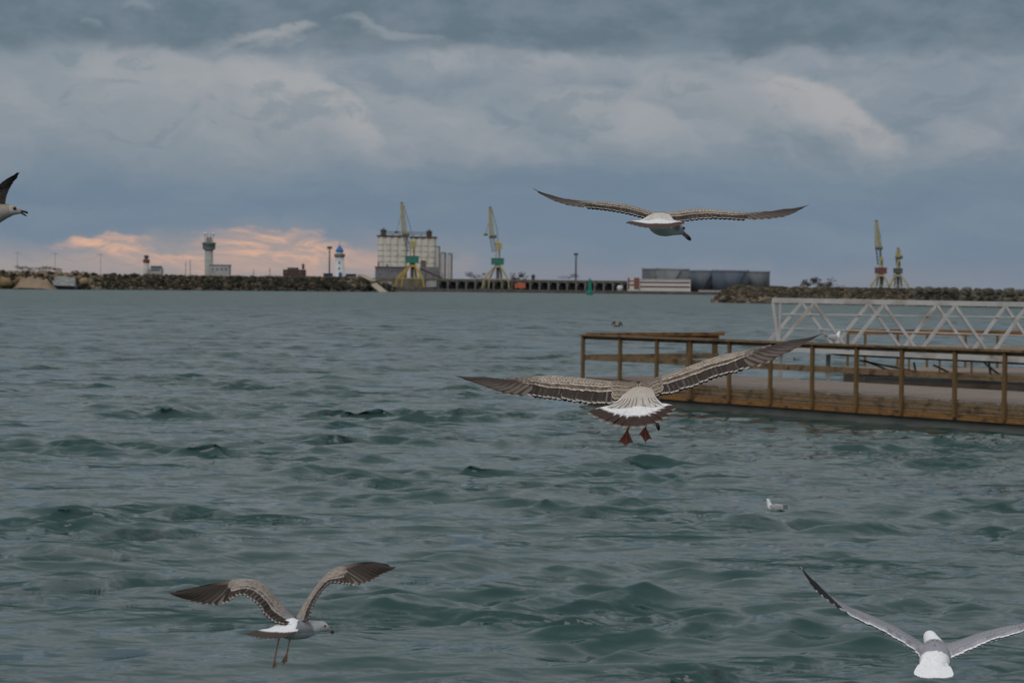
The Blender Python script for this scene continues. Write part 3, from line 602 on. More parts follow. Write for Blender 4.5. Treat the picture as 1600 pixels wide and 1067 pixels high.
# --- gull entering at the left edge, bill open
def edge_gull():
    g = gull_frame(12.0); mb = MB()
    C = dict(JUV); C.update(lc=(.13, .10, .08), lce=(.22, .18, .15), gc=(.09, .07, .055), gce=(.2, .17, .14), tip=(.3, .27, .24))
    near = Wing([g(8, 325, .05), g(9, 312, .02), g(12, 300, -.02), g(17.5, 288, -.06), g(24, 278, -.1), g(30, 267, -.14)],
                [g(-38, 332, .05), g(-32, 316, .0), g(-22, 304, -.04), g(-6, 292, -.08), g(10, 280, -.12), g(29.5, 267.5, -.16)], .02, .08, 1)
    far = Wing([g(2, 327, .12), g(-4, 315, .25), g(-14, 308, .38), g(-26, 305, .5), g(-38, 300, .6), g(-52, 292, .72)],
               [g(-40, 333, .10), g(-44, 322, .22), g(-48, 315, .34), g(-52, 309, .46), g(-56, 302, .6), g(-54, 293, .72)], .02, .08, 1)
    plume_wing(mb, near, C, .5, 1.0, .9); plume_wing(mb, far, C, .5, .9, .8)
    sp = [(*g(-88, 346, 0), .018, .012), (*g(-70, 343, 0), .045, .032), (*g(-45, 340, 0), .062, .055), (*g(-20, 337, 0), .062, .058), (*g(-3, 333, 0), .048, .046), (*g(9, 330, 0), .035, .034), (*g(20, 328.5, 0), .028, .0275), (*g(28, 330, 0), .019, .018), (*g(33, 331.5, 0), .009, .009)]
    fr = body_loft(mb, sp, lambda s, th, p: lerp3((.30, .26, .22), (.14, .11, .09), .5+.5*math.sin(p[0]*150)*math.sin(p[2]*160)) if s < .7 else (.42, .38, .34))
    body_feathers(mb, fr, .12, .86, 16, 20, .05, .011, lambda s, t, q, b, m: (.33, .29, .25) if (abs(q) > .6 or s > .8) else tuple(x*b for x in (.20, .16, .13)), 0, 360)
    tail(mb, g(-75, 344, 0), [g(-125, 345, .09), g(-130, 347, .05), g(-132, 348, 0), g(-130, 349, -.05), g(-125, 350, -.09)], .02, lambda s, q, i: (.07, .05, .04) if s > .6 else (.6, .6, .6), covcol=lambda s, q, r, m: (.7, .7, .7))
    o = base_of(mb, g(-20, 337, 0), 'gull cut off by the left edge with its bill open and one wing raised')
    bill(g(32, 330.8, 0), g(44, 333, 0), o, .010, open_=g(42, 337, 0), base_c=(.05, .04, .035))
    eyes(g(22, 327.5, 0), (0, 1, 0), (1, 0, 0), .026, o, .009)
edge_gull()
# --- resting gulls, smaller in the picture
def resting_gull(loc, heading, label, size=.42, wing=(.26, .26, .28), tipc=(.03, .03, .03), bodyc=(.78, .78, .78), legs=0.0, pose='float', group='gulls resting about the pier', tail_c=None, headturn=0.0, cat='gull'):
    """heading in radians: direction the bill points, in the ground plane"""
    f = np.array([math.cos(heading), math.sin(heading), 0.0]); sd_ = np.array([-f[1], f[0], 0.0]); up = np.array([0, 0, 1.0]); o3 = np.array(loc, float)+up*legs; k = size/.42
    q = lambda a, b, c: o3+(f*a+sd_*b+up*c)*k
    mb = MB()
    sp = [(*q(-.21, 0, .075), .012*k, .010*k), (*q(-.16, 0, .065), .035*k, .025*k), (*q(-.08, 0, .045), .065*k, .052*k), (*q(.02, 0, .04), .075*k, .062*k), (*q(.09, 0, .055), .06*k, .058*k), (*q(.125, 0, .10), .038*k, .04*k), (*q(.14, 0, .145), .032*k, .034*k), (*q(.155, 0, .175), .031*k, .028*k), (*q(.175, 0, .175), .018*k, .018*k), (*q(.183, 0, .172), .008*k, .008*k)]
    body_loft(mb, sp, lambda s, th, p: bodyc, n=26, m=14)
    for sg in (-1, 1):
        c_ = [(*q(.07, sg*.045, .07), .02*k, .035*k), (*q(0, sg*.06, .07), .028*k, .045*k), (*q(-.09, sg*.052, .075), .022*k, .035*k), (*q(-.17, sg*.03, .085), .014*k, .018*k), (*q(-.25, sg*.012, .10), .006*k, .008*k)]
        body_loft(mb, c_, lambda s, th, p: tipc if s > .62 else wing, n=16, m=10)
        for r in range(3):
            for i in range(5):
                a0 = .04-.05*i; cp = np.array([q(a0-.05*t, sg*(.07+.012*math.sin(math.pi*t)), .05+.022*r+.006*t) for t in np.linspace(0, 1, 5)])
                feather(mb, cp, np.array([sd_*sg]*5), .016*k, lambda s, q_: lerp3(wing, (1, 1, 1), .12) if abs(q_) > .8 or s > .85 else wing)
    for i in range(7):
        b = (i-3)*.012; cp = np.array([q(-.15-.10*t, b*(1+t), .075+.01*t) for t in np.linspace(0, 1, 5)]); feather(mb, cp, np.array([up]*5), .012*k, lambda s, q_: (tail_c or bodyc))
    o = mb.build('seagull' if cat == 'gull' else 'waterbird', FEA, None, True, tuple(o3)); tag(o, label, cat, group)
    bill(q(.18, 0, .172), q(.235, 0, .16), o, .008*k, base_c=(.45, .33, .10), tip_c=(.1, .06, .03))
    eyes(q(.155, 0, .175), sd_, f, .030*k, o, .006*k)
    if legs > 0:
        for sg in (-1, 1): foot_webbed(q(0, sg*.03, .0), tuple(np.array(q(.01, sg*.03, 0))-up*(legs-.006)), [q(.055, sg*.03+dd_, 0)-up*(legs-.004) for dd_ in (-.02, 0, .02)], o, (.45, .28, .2), .005*k)
    return o
def on_water(px, py): d = CAMH*FPX/(py-(441+.011*px)); return (X(px, d), d, 0.0)
dw = on_water(1216, 797)
resting_gull((dw[0], dw[1], -.01), R(140), 'white gull floating alone on open water with dark wingtips raised', .30, wing=(.36, .36, .38), bodyc=(.66, .66, .68))
dw = on_water(1247, 564); resting_gull((dw[0], dw[1], -.02), R(170), 'small black waterbird swimming between the pier posts', .34, wing=(.03, .03, .03), bodyc=(.035, .035, .035), cat='waterbird', group='dark waterbirds')
dw = on_water(1522, 600); resting_gull((dw[0], dw[1], -.02), R(60), 'white gull floating behind the railing below the gangway', .46, bodyc=(.8, .8, .82), wing=(.6, .6, .62))
dw = on_water(1594, 604); resting_gull((dw[0], dw[1], -.02), R(120), 'white gull floating behind the railing at the right edge', .46, bodyc=(.8, .8, .82), wing=(.6, .6, .62))
# far gull in flight over the pier corner
def far_gull():
    d = 62.0; g = gull_frame(d); mb = MB()
    sp = [(*g(962, 509, -.12), .02, .02), (*g(963, 508, -.06), .06, .05), (*g(964.5, 507, .04), .075, .07), (*g(966, 507.5, .12), .06, .055), (*g(967, 509, .2), .035, .035), (*g(968, 510, .24), .01, .01)]
    body_loft(mb, sp, lambda s, th, p: (.22, .18, .15) if math.sin(th) > 0 else (.5, .48, .46), n=20, m=12)
    for A, B, fl in (([g(964, 506, .1), g(960, 501.5, .12), g(958, 504, .1), g(956, 508, .0)], [g(963, 508, -.08), g(959, 506, -.08), g(957, 508, -.1), g(955.5, 509, -.08)], 1), ([g(966, 506, .1), g(969, 502.5, .12), g(971, 505, .1), g(972, 510, 0)], [g(966, 509, -.08), g(970, 507, -.08), g(971, 509, -.1), g(972, 511, -.08)], -1)):
        C = dict(JUV); w = Wing(A, B, .03, .05, fl); w.base(mb, lambda u, v: (.10, .075, .06), lambda u, v: (.12, .1, .08), .95, 1.0)
        for i in range(8): w.fe(mb, .1+.08*i, .3, .2+.1*i, 1.08, .03, .01, lambda s, q: (.06, .045, .035), n=6)
    tail(mb, g(962.5, 508.5, -.1), [g(959, 511, -.24), g(962, 512, -.25), g(965, 511.5, -.24)], .02, lambda s, q, i: (.08, .06, .05), covers=False)
    base_of(mb, g(964.5, 507, .04), 'tiny dark brown gull flying away just above the wooden pier corner', 'gulls in flight over the harbour')
far_gull()
# ------------------------------------------------------------------ pier
WOOD = mat('weathered_wood', (.135, .090, .052), (.215, .145, .082), 2.2, .85, (1, 8, 12), .4, c3=(.075, .05, .03), s3=.5)
WOODP = mat('wood_post', (.105, .064, .026), (.165, .10, .042), 5, .85, (6, 6, 1), .4)
WOODR = mat('stained_wood', (.17, .080, .025), (.24, .125, .045), 1.5, .8, (1, 6, 8), .4, c3=(.06, .035, .02), s3=.7)
DECK = mat('pier_deck_boards', (.165, .125, .10), (.24, .19, .16), 1.5, .8, (1, 9, 1), .3, c3=(.19, .165, .14), s3=.35)
CONC = mat('float_concrete', (.085, .092, .082), (.13, .138, .125), 1.6, .85, (1, 1, 3), .5, c3=(.05, .062, .05), s3=.8)
WHITE = mat('grey_white_paint', (.38, .37, .36), (.48, .465, .45), 3, .6, c3=(.30, .25, .21), s3=1.2)
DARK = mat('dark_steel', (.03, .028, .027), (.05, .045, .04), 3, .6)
A = Vector((X(917, 56), 56, 0)); B = Vector((X(1600, 44.8), 44.8, 0)); ax = (B-A).normalized(); nrm_ = Vector((-ax.y, ax.x, 0))  # away from camera
if nrm_.y < 0: nrm_ = -nrm_
LEN = (B-A).length+5.0; DZ, RZ, WID = .585, 1.615, 4.15
def pt(s, w, z): p = A+ax*s+nrm_*w; return Vector((p.x, p.y, z))
def s_at(px):
    lo, hi = -2, LEN+5
    for _ in range(40):
        m = (lo+hi)/2; p = pt(m, 0, 1)
        if p.x/p.y < X(px, 1.0) : lo = m
        else: hi = m
    return lo
pier = empty('wooden_pier', tuple(pt(0, 0, 0)), 'floating wooden pier with brown railing on a concrete base, entering from the right', 'pier')
def obox(mb, s0, s1, w0, w1, z0, z1):
    vs = [pt(s, w, z) for z in (z0, z1) for w in (w0, w1) for s in (s0, s1)]
    mb.add(vs, [(0, 2, 3, 1), (4, 5, 7, 6), (0, 1, 5, 4), (2, 6, 7, 3), (0, 4, 6, 2), (1, 3, 7, 5)])
m = MB(); obox(m, .05, LEN, .03, WID-.06, -.5, .19); m.build('float', CONC, pier)
m = MB(); s = 0
while s < LEN: obox(m, s, min(s+.14, LEN), 0, WID, DZ-.035+random.uniform(0, .006), DZ+random.uniform(0, .006)); s += .147
m.build('deck', DECK, pier)
m = MB()
for k, (z0, z1) in enumerate(((.46, .545), (.36, .455), (.30, .355))):
    s = 0
    while s < LEN: e = min(s+4.2, LEN); obox(m, s+.004, e-.004, -.03-random.uniform(0, .012), .03, z0, z1-.006); s = e
    obox(m, -.03, .03, .03, WID, z0, z1-.006)
m.build('side_boards', WOOD, pier)
m = MB(); s = 0
while s < LEN: e = min(s+5.1, LEN); obox(m, s+.005, e-.005, -.055-random.uniform(0, .01), .02, .19, .295); s = e
obox(m, -.05, .02, .02, WID, .19, .295); m.build('bottom_board', WOODR, pier)
posts = [917, 975, 1032.5, 1085, 1146, 1210.5, 1276, 1345, 1416, 1499, 1577, 1662]
for px in posts:
    s = s_at(px); m = MB(); obox(m, s-.038, s+.038, -.125, -.06, .24, RZ-.047)
    m.build('post', WOODP, pier)
m = MB(); s = 0
while s < LEN: e = min(s+4.0, LEN); obox(m, s-.05, e-.056, -.17, -.02, RZ-.045, RZ+random.uniform(-.004, .004)); obox(m, s, e-.01, -.05, -.012, RZ-.125, RZ-.05); s = e
m.build('top_rail', WOOD, pier)
m = MB(); s = 0
while s < LEN: e = min(s+3.6, LEN); obox(m, s, e-.01, -.052, -.012, RZ-.62, RZ-.49); s = e
m.build('middle_rail', WOOD, pier)
# end railing and far corner rail
m = MB(); obox(m, -.055, .12, 0.02, WID+.12, RZ-.045, RZ+.03); obox(m, .0, .04, 0.02, WID, RZ-.125, RZ-.05); m.build('end_rail', WOODR, pier)
m = MB(); obox(m, 0, .04, .02, WID, RZ-.62, RZ-.49); m.build('end_rail', WOOD, pier)
for w in (3.25, WID-.06):
    m = MB(); obox(m, -.1, .0, w-.05, w+.05, .25, RZ-.05); m.build('post', WOODP, pier)
# far pontoon behind, with its own railing
pon = empty('wooden_pontoon', (X(1345, 66), 66, 0), 'second brown railed pontoon lying low behind the white gangway', 'pontoon')
def pb(px0, px1, y0, y1, z0, z1, mb): mb.box(X(px0, (y0+y1)/2), X(px1, (y0+y1)/2), y0, y1, z0, z1)
m = MB(); pb(1335, 1720, 66, 70, -.4, .36, m); m.build('hull', mat('dark_timber', (.05, .035, .025), (.09, .065, .045), 3, .85), pon)
m = MB(); pb(1333, 1725, 65.95, 70.05, .364, .46, m); m.build('deck', DECK, pon)
m = MB(); pb(1325, 1720, 70.1, 70.2, 1.42, 1.58, m); m.build('top_rail', WOODR, pon)
m = MB(); pb(1420, 1720, 65.8, 65.95, 1.12, 1.20, m); m.build('top_rail', mat('new_wood', (.30, .20, .13), (.36, .25, .17), 3, .8), pon)
for px in (1326, 1353, 1404, 1450, 1510, 1560, 1612, 1665):
    m = MB(); pb(px-1.7, px+1.7, 70.0, 70.1, .46, 1.42, m); m.build('post', WOODP, pon)
for px in (1422, 1470, 1520, 1572, 1625):
    m = MB(); pb(px-1.4, px+1.4, 65.85, 65.92, .46, 1.12, m); m.build('post', WOODP, pon)
# white truss gangway
GD = 57.5; gw = empty('gangway', (X(1212, GD), GD, 0), 'white painted metal truss gangway bridge rising above the wooden railing', 'gangway')
def gp(px, py, dd=0): return P(px, py, GD+dd)
def Lz(px, y0, y1, x0=1207, x1=1600): return y0+(y1-y0)*(px-x0)/(x1-x0)
topy = lambda px: Lz(px, 469.5, 476); boty = lambda px: Lz(px, 543, 562)
for dd, nm in ((0, 'top_chord'), (2.5, 'top_chord')):
    m = MB(); a = gp(1206+7.2*dd, topy(1206)); b = gp(1760, topy(1760)); m.beam(a+Vector((0, dd, 0)), b+Vector((0, dd, 0)), .09, .11); m.build(nm, WHITE, gw)
for dd in (0, 2.5):
    m = MB(); a = gp(1214+7.2*dd, boty(1214)); b = gp(1760, boty(1760)); m.beam(a+Vector((0, dd, 0)), b+Vector((0, dd, 0)), .08, .15); m.build('bottom_chord', WHITE, gw)
m = MB(); a = gp(1216, boty(1216)+.5); b = gp(1760, boty(1760)+.5); m.beam(a+Vector((0, 1.25, 0)), b+Vector((0, 1.25, 0)), 2.3, .05); m.build('walkway', DECK, gw)
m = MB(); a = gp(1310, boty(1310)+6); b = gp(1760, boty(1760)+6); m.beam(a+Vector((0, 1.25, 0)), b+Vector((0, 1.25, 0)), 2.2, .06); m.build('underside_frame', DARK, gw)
tn = [1272, 1381, 1492, 1604, 1716]; bn = [1216, 1325, 1436, 1548, 1660]
for dd in (0, 2.5):
    for k, x in enumerate(tn):
        xt = gp(x, topy(x)+3)+Vector((0, dd, 0))
        for bx in (bn[k], bn[k+1] if k+1 < len(bn) else 1772):
            xb = gp(bx, boty(bx)-3)+Vector((0, dd, 0)); m = MB(); m.beam(xt+(xb-xt).normalized()*.02, xb, .07, .115, up=(0, 1, 0)); m.build('diagonal', WHITE, gw)
    m = MB(); a = gp(1207+7.2*dd, topy(1207)+2)+Vector((0, dd, 0)); b = gp(1216+7.2*dd, boty(1216)-3)+Vector((0, dd, 0)); m.beam(a, b, .06, .08, up=(0, 1, 0)); m.build('end_post', WHITE, gw)
    m = MB(); a = gp(1219+7.2*dd, topy(1219)+2)+Vector((0, dd, 0)); b = gp(1217+7.2*dd, boty(1217)-3)+Vector((0, dd, 0)); m.beam(a, b, .05, .07, up=(0, 1, 0)); m.build('end_post', WHITE, gw)
for yy, k in ((491, 4), (513, 9)):
    m = MB(); a = gp(1222, yy, 2.42); b = gp(1760, yy+k*1.8, 2.42); m.tube([a, b], .016, 8); m.build('handrail', WHITE, gw)
# supports and lower bracing under the gangway
for (x0, y0, x1, y1) in ((1350, 563, 1412, 588), (1343, 563, 1486, 592), (1428, 566, 1432, 590), (1545, 565, 1549, 594)):
    m = MB(); m.beam(gp(x0, y0, 2.2), gp(x1, y1, 2.2), .05, .07, up=(0, 1, 0)); m.build('lower_brace', WHITE, gw)
for (x0, y0, x1, y1) in ((1458, 570, 1504, 592), (1538, 567, 1572, 594), (1610, 570, 1650, 596)):
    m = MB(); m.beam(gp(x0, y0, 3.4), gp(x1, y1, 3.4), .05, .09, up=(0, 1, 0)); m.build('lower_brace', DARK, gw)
for px in (1224, 1300):
    m = MB(); q = gp(px, boty(px)); m.box(q.x-.05, q.x+.05, GD+.6, GD+.7, -.3, q.z-.12); m.build('support_leg', WHITE, gw)
m = MB(); m.beam(gp(1350, 591, 2.2), gp(1760, 604, 2.2), .08, .1); m.build('lower_chord', WHITE, gw)
# gull standing on the rail
s = s_at(1309); q = pt(s, -.1, RZ)
resting_gull((q.x, q.y, RZ+.003), R(25), 'white gull standing on the pier railing in front of the gangway', .38, legs=.075, wing=(.5, .5, .52), tipc=(.05, .05, .05), bodyc=(.8, .8, .8))
# ------------------------------------------------------------------ far shore
ROCK = mat('rubble_rock', (1, 1, 1), (.72, .70, .68), .5, .95, vcol=True, bump=.5)
GRASSY = mat('dark_scrub_ground', (.030, .030, .018), (.06, .055, .035), .12, .95, c3=(.09, .075, .05), s3=.05)
def rock(mb, c, r, col, sc=(1, 1, 1), n=5):
    c = Vector(c); vs = []; fs = []; sd1 = random.uniform(0, 50); rot = random.uniform(0, 6.28); til = random.uniform(-.5, .5); Rm = Matrix.Rotation(rot, 3, 'Z') @ Matrix.Rotation(til, 3, 'X')
    for i in range(n+1):
        ph = math.pi*i/n
        for k in range(n+2):
            th = 2*math.pi*k/(n+2); q = Vector((math.sin(ph)*math.cos(th), math.sin(ph)*math.sin(th), math.cos(ph)))
            q = Vector((math.copysign(abs(q.x)**.6, q.x)*sc[0], math.copysign(abs(q.y)**.6, q.y)*sc[1], math.copysign(abs(q.z)**.6, q.z)*sc[2]))*r*(1+.17*math.sin(sd1+i*2.1+k*3.3)+.10*math.sin(sd1*3+i*4.7+k*1.9)); vs.append(c+Rm @ q)
    w = n+2
    for i in range(n):
        for k in range(w): fs.append((i*w+k, (i+1)*w+k, (i+1)*w+(k+1) % w, i*w+(k+1) % w))
    mb.add(vs, fs, [col]*len(vs))
def mound(name, pts, top_fn, width, label, cat, colfn):
    """pts: list of (px, d) of the front waterline; a long heap with stony front"""
    m = MB(); nu, nv = 160, 10; xs = np.interp(np.linspace(0, 1, nu), np.linspace(0, 1, len(pts)), [X(p, d) for p, d in pts]); ys = np.interp(np.linspace(0, 1, nu), np.linspace(0, 1, len(pts)), [d for p, d in pts]); pxs = np.interp(np.linspace(0, 1, nu), np.linspace(0, 1, len(pts)), [p for p, d in pts])
    vs = []; fs = []
    for i in range(nu):
        H = Z(pxs[i], top_fn(pxs[i]), ys[i]+width*.45)
        prof = [(-1.5, -1.5), (0, 0), (.10, .25), (.2, .5), (.3, .75), (.4, .95), (.5, 1), (.75, 1), (.95, .5), (1.1, -.3)]
        for a, h in prof: vs.append((xs[i], ys[i]+(a*width if a >= 0 else a), H*h-.35 if h > 0 else h))
    for i in range(nu-1):
        for j in range(9): fs.append((i*10+j, (i+1)*10+j, (i+1)*10+j+1, i*10+j+1))
    fs.append(tuple(range(9, -1, -1))); fs.append(tuple(range((nu-1)*10, nu*10)))
    m.add(vs, fs); o = m.build(name, GRASSY, None, True, (xs[0], ys[0], 0)); tag(o, label, cat)
    return xs, ys, pxs
LB = [(-260, 860), (0, 930), (300, 1040), (500, 1110), (618, 1160)]
ltop = lambda px: np.interp(px, [-260, 0, 40, 140, 300, 560, 600, 622], [418, 424, 425, 428, 431.5, 434, 443, 452])
xs, ys, pxs = mound('breakwater', LB, ltop, 26, 'long dark rubble breakwater on the left below the towers and lighthouse', 'breakwater', None)
m = MB()
for i in range(6500):
    k = random.random(); j = k*(len(xs)-1); j0 = int(j); px = pxs[j0]; x = np.interp(j, range(len(xs)), xs); yb = np.interp(j, range(len(xs)), ys); f = random.random()**.8*.42
    H = Z(px, ltop(px), yb+12); hz = H*max(0, min(1, f/.4))
    tan = px < 140
    c = random.choice([(.115, .095, .066), (.075, .062, .044), (.17, .14, .10), (.055, .050, .034)])
    if random.random() < .07: f = random.uniform(-.03, .0)
    if f < .0: c = (.04, .038, .03)
    elif f < .07: c = random.choice([(.26, .225, .17), (.2, .17, .13), (.12, .1, .08)])
    if tan and f > .005: c = random.choice([(.30, .23, .15), (.22, .17, .12), (.13, .11, .08), (.34, .27, .19)])
    if px > 540 and random.random() < .25: c = (.28, .24, .18)
    r = random.choice([random.uniform(.3, .9), random.uniform(.6, 1.5)])*(1.4 if tan and random.random() < .2 else 1)
    rock(m, (x, yb+f*26, hz-.2), r*.8, c, (1.2, .8, .7), 4)
o = m.build('rubble_stones', ROCK, None, False, (xs[0], ys[0], 0)); tag(o, 'grey brown boulders heaped over the left breakwater slope', 'rocks', kind='stuff')
# right breakwater
RB = [(1122, 505), (1250, 490), (1400, 470), (1600, 440), (1900, 405)]
rtop = lambda px: np.interp(px, [1118, 1135, 1155, 1260, 1430, 1600, 1900], [466, 452, 447, 450, 452, 457, 463])
xs2, ys2, pxs2 = mound('breakwater', RB, rtop, 12, 'low dark stony breakwater on the right behind the gangway', 'breakwater', None)
m = MB()
for i in range(3000):
    k = random.random(); j = k*(len(xs2)-1); j0 = int(j); px = pxs2[j0]; x = np.interp(j, range(len(xs2)), xs2); yb = np.interp(j, range(len(xs2)), ys2); f = random.random()**.8*.45
    H = Z(px, rtop(px), yb+5.5); hz = H*min(1, f/.42)
    c = random.choice([(.09, .075, .05), (.06, .05, .035), (.14, .115, .08), (.05, .045, .032)])
    if f < .15 and random.random() < .5: c = random.choice([(.25, .20, .145), (.2, .16, .12)])
    if px > 1430: c = random.choice([(.13, .12, .10), (.18, .165, .135), (.07, .065, .05)])
    rock(m, (x, yb+f*12, hz-.12), random.uniform(.25, .6), c, (1.3, .8, .7), 4)
for i in range(60):
    px = random.uniform(1117, 1140); yb = 503; rock(m, (X(px, yb), yb+random.uniform(0, 9), random.uniform(-.1, .35)+max(0, (px-1120))*.06), random.uniform(.3, .6), random.choice([(.25, .2, .14), (.14, .11, .08), (.08, .065, .05)]), (1.2, .8, .7), 4)
o = m.build('rubble_stones', ROCK, None, False, (xs2[0], ys2[0], 0)); tag(o, 'brown stones piled along the right breakwater edge', 'rocks', kind='stuff')
for i, px in enumerate([1436, 1452, 1466, 1478, 1489, 1510, 1528, 1543, 1560, 1577, 1592, 1608]):
    d = 462-(px-1430)*.17+4; m = MB(); r = random.uniform(.75, 1.05); zc = Z(px, 453+(px-1436)*.03, d)
    rock(m, (X(px, d), d, zc), r, jit((.10, .092, .07), .25), (random.uniform(1.0, 1.5), 1, random.uniform(.55, .85)), 6)
    o = m.build('boulder', ROCK, None, False, (X(px, d), d, zc-r*.6)); tag(o, 'rounded grey boulder, number %s from the left in the row crowning the right breakwater' % ['one', 'two', 'three', 'four', 'five', 'six', 'seven', 'eight', 'nine', 'ten', 'eleven', 'twelve'][i], 'boulder', 'boulders along the right breakwater crest')
# concrete slabs at the tip, sand and pale block on the left
SLAB = mat('pale_concrete', (.28, .24, .185), (.36, .31, .24), .8, .9)
def slab(pts, d, th, label, mt=SLAB):
    vs = [P(x, y, d+dd) for x, y, dd in pts]; n = len(vs); vs2 = [v+Vector((0, th, -th*.6)) for v in vs]; m = MB()
    m.add(vs+vs2, [tuple(range(n)), tuple(range(2*n-1, n-1, -1))]+[(i, n+i, n+(i+1) % n, (i+1) % n) for i in range(n)]); o = m.build('concrete_slab', mt, None, False, vs[0]); tag(o, label, 'slab'); return o
slab([(559, 429, 8), (566, 427.5, 10), (589, 438, 6), (581, 440, 3)], 1140, 1.2, 'upper pale concrete slab lying tilted near the tip of the left breakwater')
slab([(578, 444, 2), (588, 441.5, 4), (605, 456, -3), (593, 456.5, -5)], 1140, 1.2, 'lower pale concrete slab sloping into the water at the breakwater tip')
slab([(79, 435, 4), (92, 431, 6), (117, 434, 4), (117, 447, -3), (84, 446, -3)], 955, 2.5, 'pale grey concrete block at the waterline on the far left shore', mat('grey_concrete', (.15, .15, .147), (.24, .24, .235), .6, .9))
def heap(px0, px1, ytop, ybase, d, col, name, label, kind=None):
    m = MB(); nu, nv = 26, 8; vs = []; fs = []
    for i in range(nu):
        u = i/(nu-1); px = px0+(px1-px0)*u; h = min(1, math.sin(math.pi*u)*1.6)**.8*(1-.35*u)
        H = (Z(px, ytop, d)-0)*max(.03, h)
        for j in range(nv): v = j/(nv-1); vs.append((X(px, d), d-6+14*v, H*math.sin(math.pi*min(.97, v*.75+.04))*(1+.10*math.sin(i*1.1+j)+.05*math.sin(i*2.9+2*j))-.1))
    for i in range(nu-1):
        for j in range(nv-1): fs.append((i*nv+j, (i+1)*nv+j, (i+1)*nv+j+1, i*nv+j+1))
    m.add(vs, fs); o = m.build(name, mat('sand_'+name, col, tuple(c*1.25 for c in col), .3, .95), None, True, (X(px0, d), d, 0)); tag(o, label, 'mound'); return o
heap(22, 84, 431, 452, 938, (.21, .155, .105), 'earth_mound', 'smooth tan earth mound on the far left shore')
for i, (px, py, r) in enumerate(((6, 441, 2.2), (16, 446, 1.8), (132, 440, 1.6))):
    m = MB(); d = 932+i*6; q = P(px, py, d); rock(m, q, r, (.30, .22, .12), (1.3, 1, .9), 6); o = m.build('boulder', ROCK, None, True, (q.x, q.y, q.z-r)); tag(o, ['largest tan boulder at the far left shore edge', 'tan boulder just right of the largest one on the far left shore', 'ochre boulder right of the grey concrete block'][i], 'boulder')
# land
QD = 1310.0
LAND = mat('harbour_ground', (.06, .055, .045), (.10, .09, .075), .05, .95)
m = MB(); m.box(X(480, QD), X(1190, QD), QD+.5, 9000, -1, 1.6); m.box(-5200, X(480, QD)-.5, 1230, 9000, -1, 1.58); m.box(X(1190, QD)+.5, 5200, 1330, 9000, -1, 1.57)
tag(m.build('ground', LAND), kind='structure')
m = MB(); m.box(X(560, QD), X(1230, QD), QD-1.5, QD+.45, -1.5, 1.75)
for k in range(40): x = X(600+15*k, QD); m.box(x, x+1.2, QD-2.2, QD-1.5, -1, 1.2)
o = m.build('quay_wall', mat('quay_concrete', (.075, .068, .06), (.12, .108, .095), .4, .9), None, False, (X(560, QD), QD, 0)); tag(o, 'low dark concrete quay wall below the cranes and sheds', 'quay')
# foliage
LEAF = mat('winter_scrub', (.055, .045, .032), (.10, .08, .06), 1.2, .9)
LEAFG = mat('dark_green_scrub', (.025, .032, .018), (.05, .055, .032), 1.2, .9)
def bush(px, d, w, h, base, label, cat='bush', group=None, mt=None, trunk=False, n=420):
    c = Vector((X(px, d), d, base)); root = empty('tree' if trunk else 'bush', c, label, cat, group)
    m = MB()
    lobes = [(random.uniform(-.5, .5)*w, random.uniform(-.3, .3)*w, h*random.uniform(.12, .7), random.uniform(.25, .45)) for _ in range(9)]
    for i in range(n):
        lx, ly, lz, lr = random.choice(lobes); v = Vector((random.gauss(0, 1), random.gauss(0, 1), random.gauss(0, 1))).normalized()*random.random()**.4*lr
        p = c+Vector((lx*.9+v.x*w*.6, ly+v.y*w*.6, max(.05, lz+v.z*h*.55))); s = h*random.uniform(.03, .07)
        a = Vector((random.gauss(0, 1), random.gauss(0, 1), random.gauss(0, 1))).normalized(); b = a.orthogonal().normalized()
        m.add([p-a*s, p+b*s*.8, p+a*s, p-b*s*.8], [(0, 1, 2, 3)])
    m.build('crown' if trunk else 'foliage', mt or LEAF, root)
    m = MB()
    for lx, ly, lz, lr in lobes[:5]: m.tube([c+Vector((0, 0, -.2)), c+Vector((lx*.3, ly*.3, lz*.5)), c+Vector((lx, ly, lz))], [h*.025, h*.018, h*.006], 5)
    m.build('trunk' if trunk else 'stem', mat('bark', (.05, .04, .03), (.08, .065, .05), 2), root)
bush(36, 990, 7, 3.2, Z(36, 424, 990), 'small dark bush on the far left shore, left of the wider one', n=300, mt=LEAFG)
bush(68, 992, 13, 4.0, Z(66, 427, 992), 'wide dark bush on the far left shore behind the tan mound', n=600, mt=LEAFG)
bush(1262, 520, 3.2, 2.6, Z(1262, 450, 520), 'bare brown bush on the right breakwater, left of the pair', n=420)
bush(1286, 520, 4.6, 3.2, Z(1286, 451, 520), 'larger bare brown bush on the right breakwater, right of the pair', n=600)
bush(1312, 520, 3, 1.2, Z(1312, 451, 520), 'low small bush on the right breakwater, right of the two tall ones', n=200)
bush(745, 1400, 14, 5, 1.6+6, 'brown leafless tree beyond the shed left of the second crane', 'tree', trunk=True)
bush(810, 1400, 9, 7, 1.6+5, 'grey leafless tree beyond the shed right of the second crane', 'tree', trunk=True)
bush(888, 1400, 12, 3.5, 8.6, 'flat low tree behind the shed beside the thin mast', 'tree', trunk=True)
# towers on the left, all with base on ground 1.6
def col_m(name, c, v=.12): return mat(name, tuple(x*(1-v) for x in c), tuple(x*(1+v) for x in c), .6, .8, c3=tuple(x*.7 for x in c), s3=.25)
D1 = 1240
def hz(px, py, d=D1): return Z(px, py, d)
def bx(mb, px0, px1, py0, py1, d, dep=6.0, z0=None): mb.box(X(px0, d), X(px1, d), d, d+dep, hz(px0, py1, d) if z0 is None else z0, hz(px0, py0, d))
